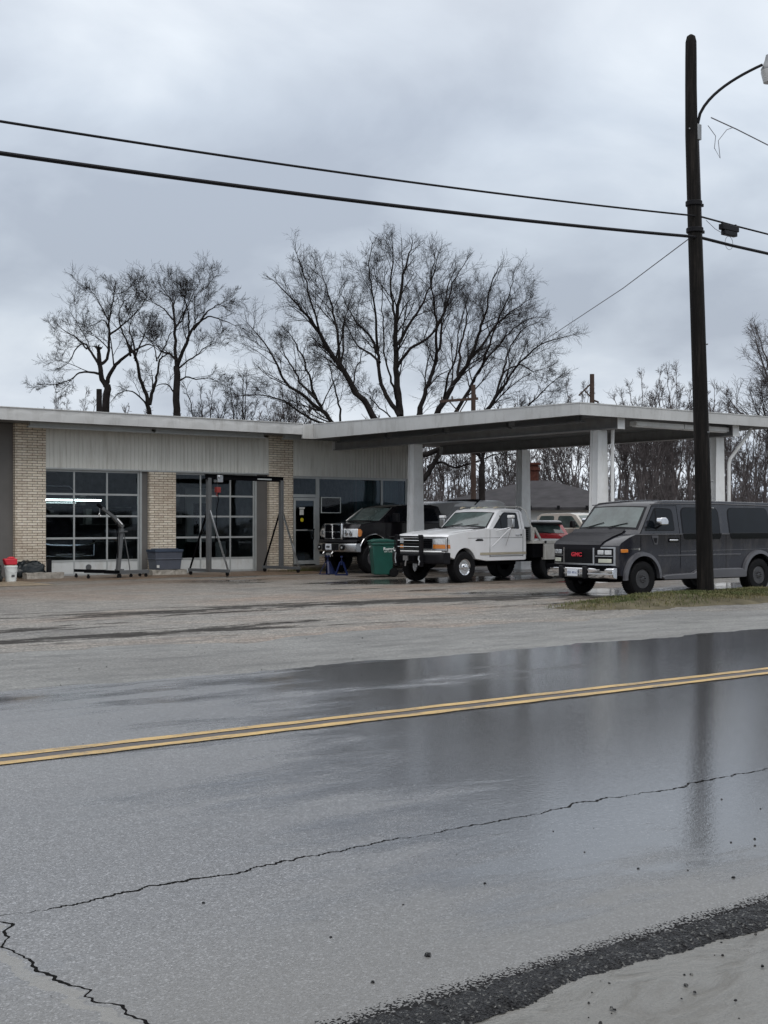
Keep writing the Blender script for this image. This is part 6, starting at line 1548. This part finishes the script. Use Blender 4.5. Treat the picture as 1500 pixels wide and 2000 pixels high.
guided('forked bare tree between the two taller ones over the garage roof', 298, 64, 15, [
    ([(300, 1080), (300, 900), (296, 840), (290, 790), (278, 750), (265, 700), (256, 680)], .2, .05, 0, 5),
    ([(292, 790), (298, 760), (303, 735), (308, 700), (318, 690)], .12, .03, 30, 6),
    ([(265, 705), (255, 660), (245, 640), (250, 610)], .07, .012, 50, 10),
    ([(262, 700), (280, 670), (290, 650), (300, 632)], .06, .012, -40, 10),
    ([(306, 705), (300, 680), (290, 660)], .05, .012, 20, 7), ([(308, 700), (322, 672), (330, 650), (345, 640)], .05, .012, 20, 9),
    ([(292, 800), (270, 770), (245, 770), (230, 790)], .06, .012, -60, 9)], .85)
guided('tall bare tree with upright trunk over the middle of the garage roof', 345, 62, 25, [
    ([(345, 1080), (345, 900), (344, 800), (346, 740), (345, 715)], .22, .15, 0, 0),
    ([(345, 718), (342, 690), (340, 640), (338, 610), (335, 590), (325, 575), (312, 558)], .12, .012, 20, 18),
    ([(345, 715), (355, 695), (368, 665), (378, 645), (395, 630), (415, 622), (445, 632), (462, 640)], .12, .012, -30, 22),
    ([(340, 640), (352, 625), (360, 600), (370, 575), (372, 562)], .06, .012, 40, 12),
    ([(368, 665), (372, 640), (372, 610), (368, 590), (375, 575)], .06, .012, -60, 12),
    ([(378, 645), (400, 610), (412, 600), (425, 590), (438, 598)], .06, .012, 30, 14),
    ([(345, 705), (330, 690), (315, 685), (300, 672), (282, 680)], .08, .012, 30, 14),
    ([(338, 625), (322, 605), (305, 595), (292, 585)], .05, .01, -20, 10),
    ([(348, 745), (362, 735), (380, 738), (405, 735), (425, 745)], .06, .012, 40, 12),
    ([(348, 720), (372, 705), (390, 695), (402, 685), (415, 680)], .06, .012, -40, 12),
    ([(342, 770), (325, 750), (305, 748), (285, 760)], .05, .012, 40, 8),
    ([(338, 600), (342, 580), (335, 560)], .04, .01, 0, 6)], .95)
tree('bare_tree', 'small bare tree by the roof vent, left of the largest tree', 470, 60, 720, 35, 45, .15, 5, splitv=.40, Lk=1.0)
tree('bare_tree', 'low tangled bare tree right of the upright one, just above the roof', 400, 70, 735, 45, 70, .18, 6, splitv=.40, dens=.8)
tree('bare_tree', 'low bare tree at the far left above the roof edge', 150, 80, 745, 55, 100, .14, 6, 'bark2', splitv=.35, twig=.008)
tree('bare_tree', 'low bare tree spreading under the crown of the largest tree', 560, 75, 735, 65, 80, .16, 6, 'bark2', splitv=.4, twig=.008)
g2 = 'bare trees right of the canopy'
tree('bare_tree', 'bare tree at the right edge with drooping dense branches, cut by the frame', 1545, 52, 590, 75, 130, .26, 8, 'bark2', g2, splitv=.35, dens=1.3, Lk=1.3)
tree('upright_bare_tree', 'upright bare tree rising above the canopy right of the short braced pole', 1262, 72, 700, 85, 80, .16, 7, 'bark2', g2, splitv=.22, twig=.007, dens=.8)
tree('upright_bare_tree', 'thin bare tree just left of the near pole above the canopy', 1318, 76, 715, 95, 60, .13, 6, 'bark2', g2, splitv=.3, twig=.008)
tree('upright_bare_tree', 'thin bare tree just right of the near pole above the canopy', 1395, 78, 740, 105, 65, .13, 6, 'bark2', g2, splitv=.3, twig=.008)
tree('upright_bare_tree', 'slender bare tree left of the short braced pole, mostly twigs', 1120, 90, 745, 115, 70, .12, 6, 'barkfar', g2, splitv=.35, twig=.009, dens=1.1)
tree('upright_bare_tree', 'dark bare tree behind the white house roof, leaning left', 1118, 84, 850, 125, 34, .26, 4, 'bark2', g2, splitv=.35, lean=-1.2)
tree('upright_bare_tree', 'bare tree standing beyond the right rear canopy column', 1468, 66, 800, 135, 50, .11, 4, 'bark2', g2, splitv=.35)
rt = random.Random(77)
g3 = 'thin tree trunks seen under the canopy'
for k, (u, d, tv, lb) in enumerate((
        (868, 96, 850, 'thin dark trunk just right of the left canopy column'), (895, 92, 850, 'thin trunk left of the brown distant pole, under the canopy'),
        (942, 58, 800, 'straight dark trunk just right of the brown distant pole'), (985, 100, 850, 'thin trunk left of the rear canopy column'),
        (1085, 98, 850, 'thin trunk above the dark hip roof near its chimney'), (1206, 94, 800, 'thin trunk just right of the front canopy column'),
        (1228, 90, 800, 'second trunk to the right of the front canopy column'), (1252, 84, 790, 'thickest trunk above the windshield of the grey van'),
        (1276, 88, 800, 'leaning trunk above the front door of the grey van'), (1300, 80, 780, 'forked trunk above the first side window of the grey van'),
        (1322, 86, 800, 'dark trunk left of the near pole above the van roof'), (1343, 92, 800, 'trunk almost touching the left side of the near pole'),
        (1432, 90, 800, 'thin trunk right of the right canopy column'), (1490, 80, 800, 'trunk at the right frame edge above the van roof'))):
    tree('slender_tree', lb, u, d, tv - 20 * rt.random(), 200 + k * 3, 24 if k != 2 else 14, rt.uniform(.11, .17) if k != 2 else .17, 4, 'bark2' if k != 2 else 'bark', g3, splitv=.42 if k != 2 else .62, twig=.009, dens=.8, lean=rt.uniform(-1.2, 1.2) if k != 2 else 0, lvl=2, Lk=.9)

# far wood: one mass of thin trunks and brush, built from a few patterns laid out many times
def woods():
    pats = []
    for q in range(7):
        T = Tree(900 + q, .022); h = T.r.uniform(6, 8.5)
        if q > 3: h = T.r.uniform(3, 4.5)
        for f in range(2 if q < 4 else 5):
            a = T.r.uniform(-1, 1); Q, rad = T.limb([(a * .2, 0, 0), (a * .6, T.r.uniform(-.4, .4), h * .4), (a * 1.2, T.r.uniform(-1, 1), h)], .10 if q < 4 else .05, .02)
            T.clothe(Q, rad, 12, h * .24, 1, .12 if q > 3 else .3, .05)
        T.mb.add(T.tw.v, T.tw.f); pats.append((T.mb.v, T.mb.f))
    mb = MB(); rn = random.Random(5)
    for i in range(240):
        v, f = pats[rn.randrange(4) if rn.random() < .55 else rn.randrange(4, 7)]
        u = rn.uniform(760, 1620); d = rn.uniform(98, 150)
        if u < 1180 and rn.random() < .25: continue
        p = at(u, 1020, d); a = rn.uniform(0, 6.28); s_ = rn.uniform(.75, 1.25); ca, sa = math.cos(a) * s_, math.sin(a) * s_
        mb.add([(p.x + x * ca - y * sa, p.y + x * sa + y * ca, z * s_ * (1.15 if u > 1180 else 1.0)) for x, y, z in v], f)
    for i in range(60):
        v, f = pats[rn.randrange(7)]; u = rn.uniform(40, 760); d = rn.uniform(95, 140); p = at(u, 1020, d); s_ = rn.uniform(.9, 1.3)
        mb.add([(p.x + x * s_, p.y + y * s_, z * s_ * 1.1) for x, y, z in v], f)
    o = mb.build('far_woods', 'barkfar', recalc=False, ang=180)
    tag(o, 'grey brown bare woods filling the background beneath and right of the canopy', 'woods', kind='stuff')
woods()
# rising wooded bank behind everything
bk = MB(); nb_ = 60
for i in range(nb_ + 1):
    u = 500 + 1300 * i / nb_
    for j, (d, z) in enumerate(((112, -.2), (135, 1.6), (165, 3.6), (190, 4.6), (260, 5.5))):
        p = at(u, 1020, d); bk.v.append((p.x, p.y, z + (.5 * math.sin(u * .03 + j) + .25 * math.sin(u * .11 + 2 * j)) * (1 if z > 0 else 0)))
for i in range(nb_):
    for j in range(4): a = i * 5 + j; bk.f.append((a, a + 5, a + 6, a + 1))
struct('wooded_bank', bk, simple('leaf_litter', (0.075, 0.066, 0.06), .95, var=.5, scale=.8, bump=.8, bscale=2, spec=.05), smooth=True)
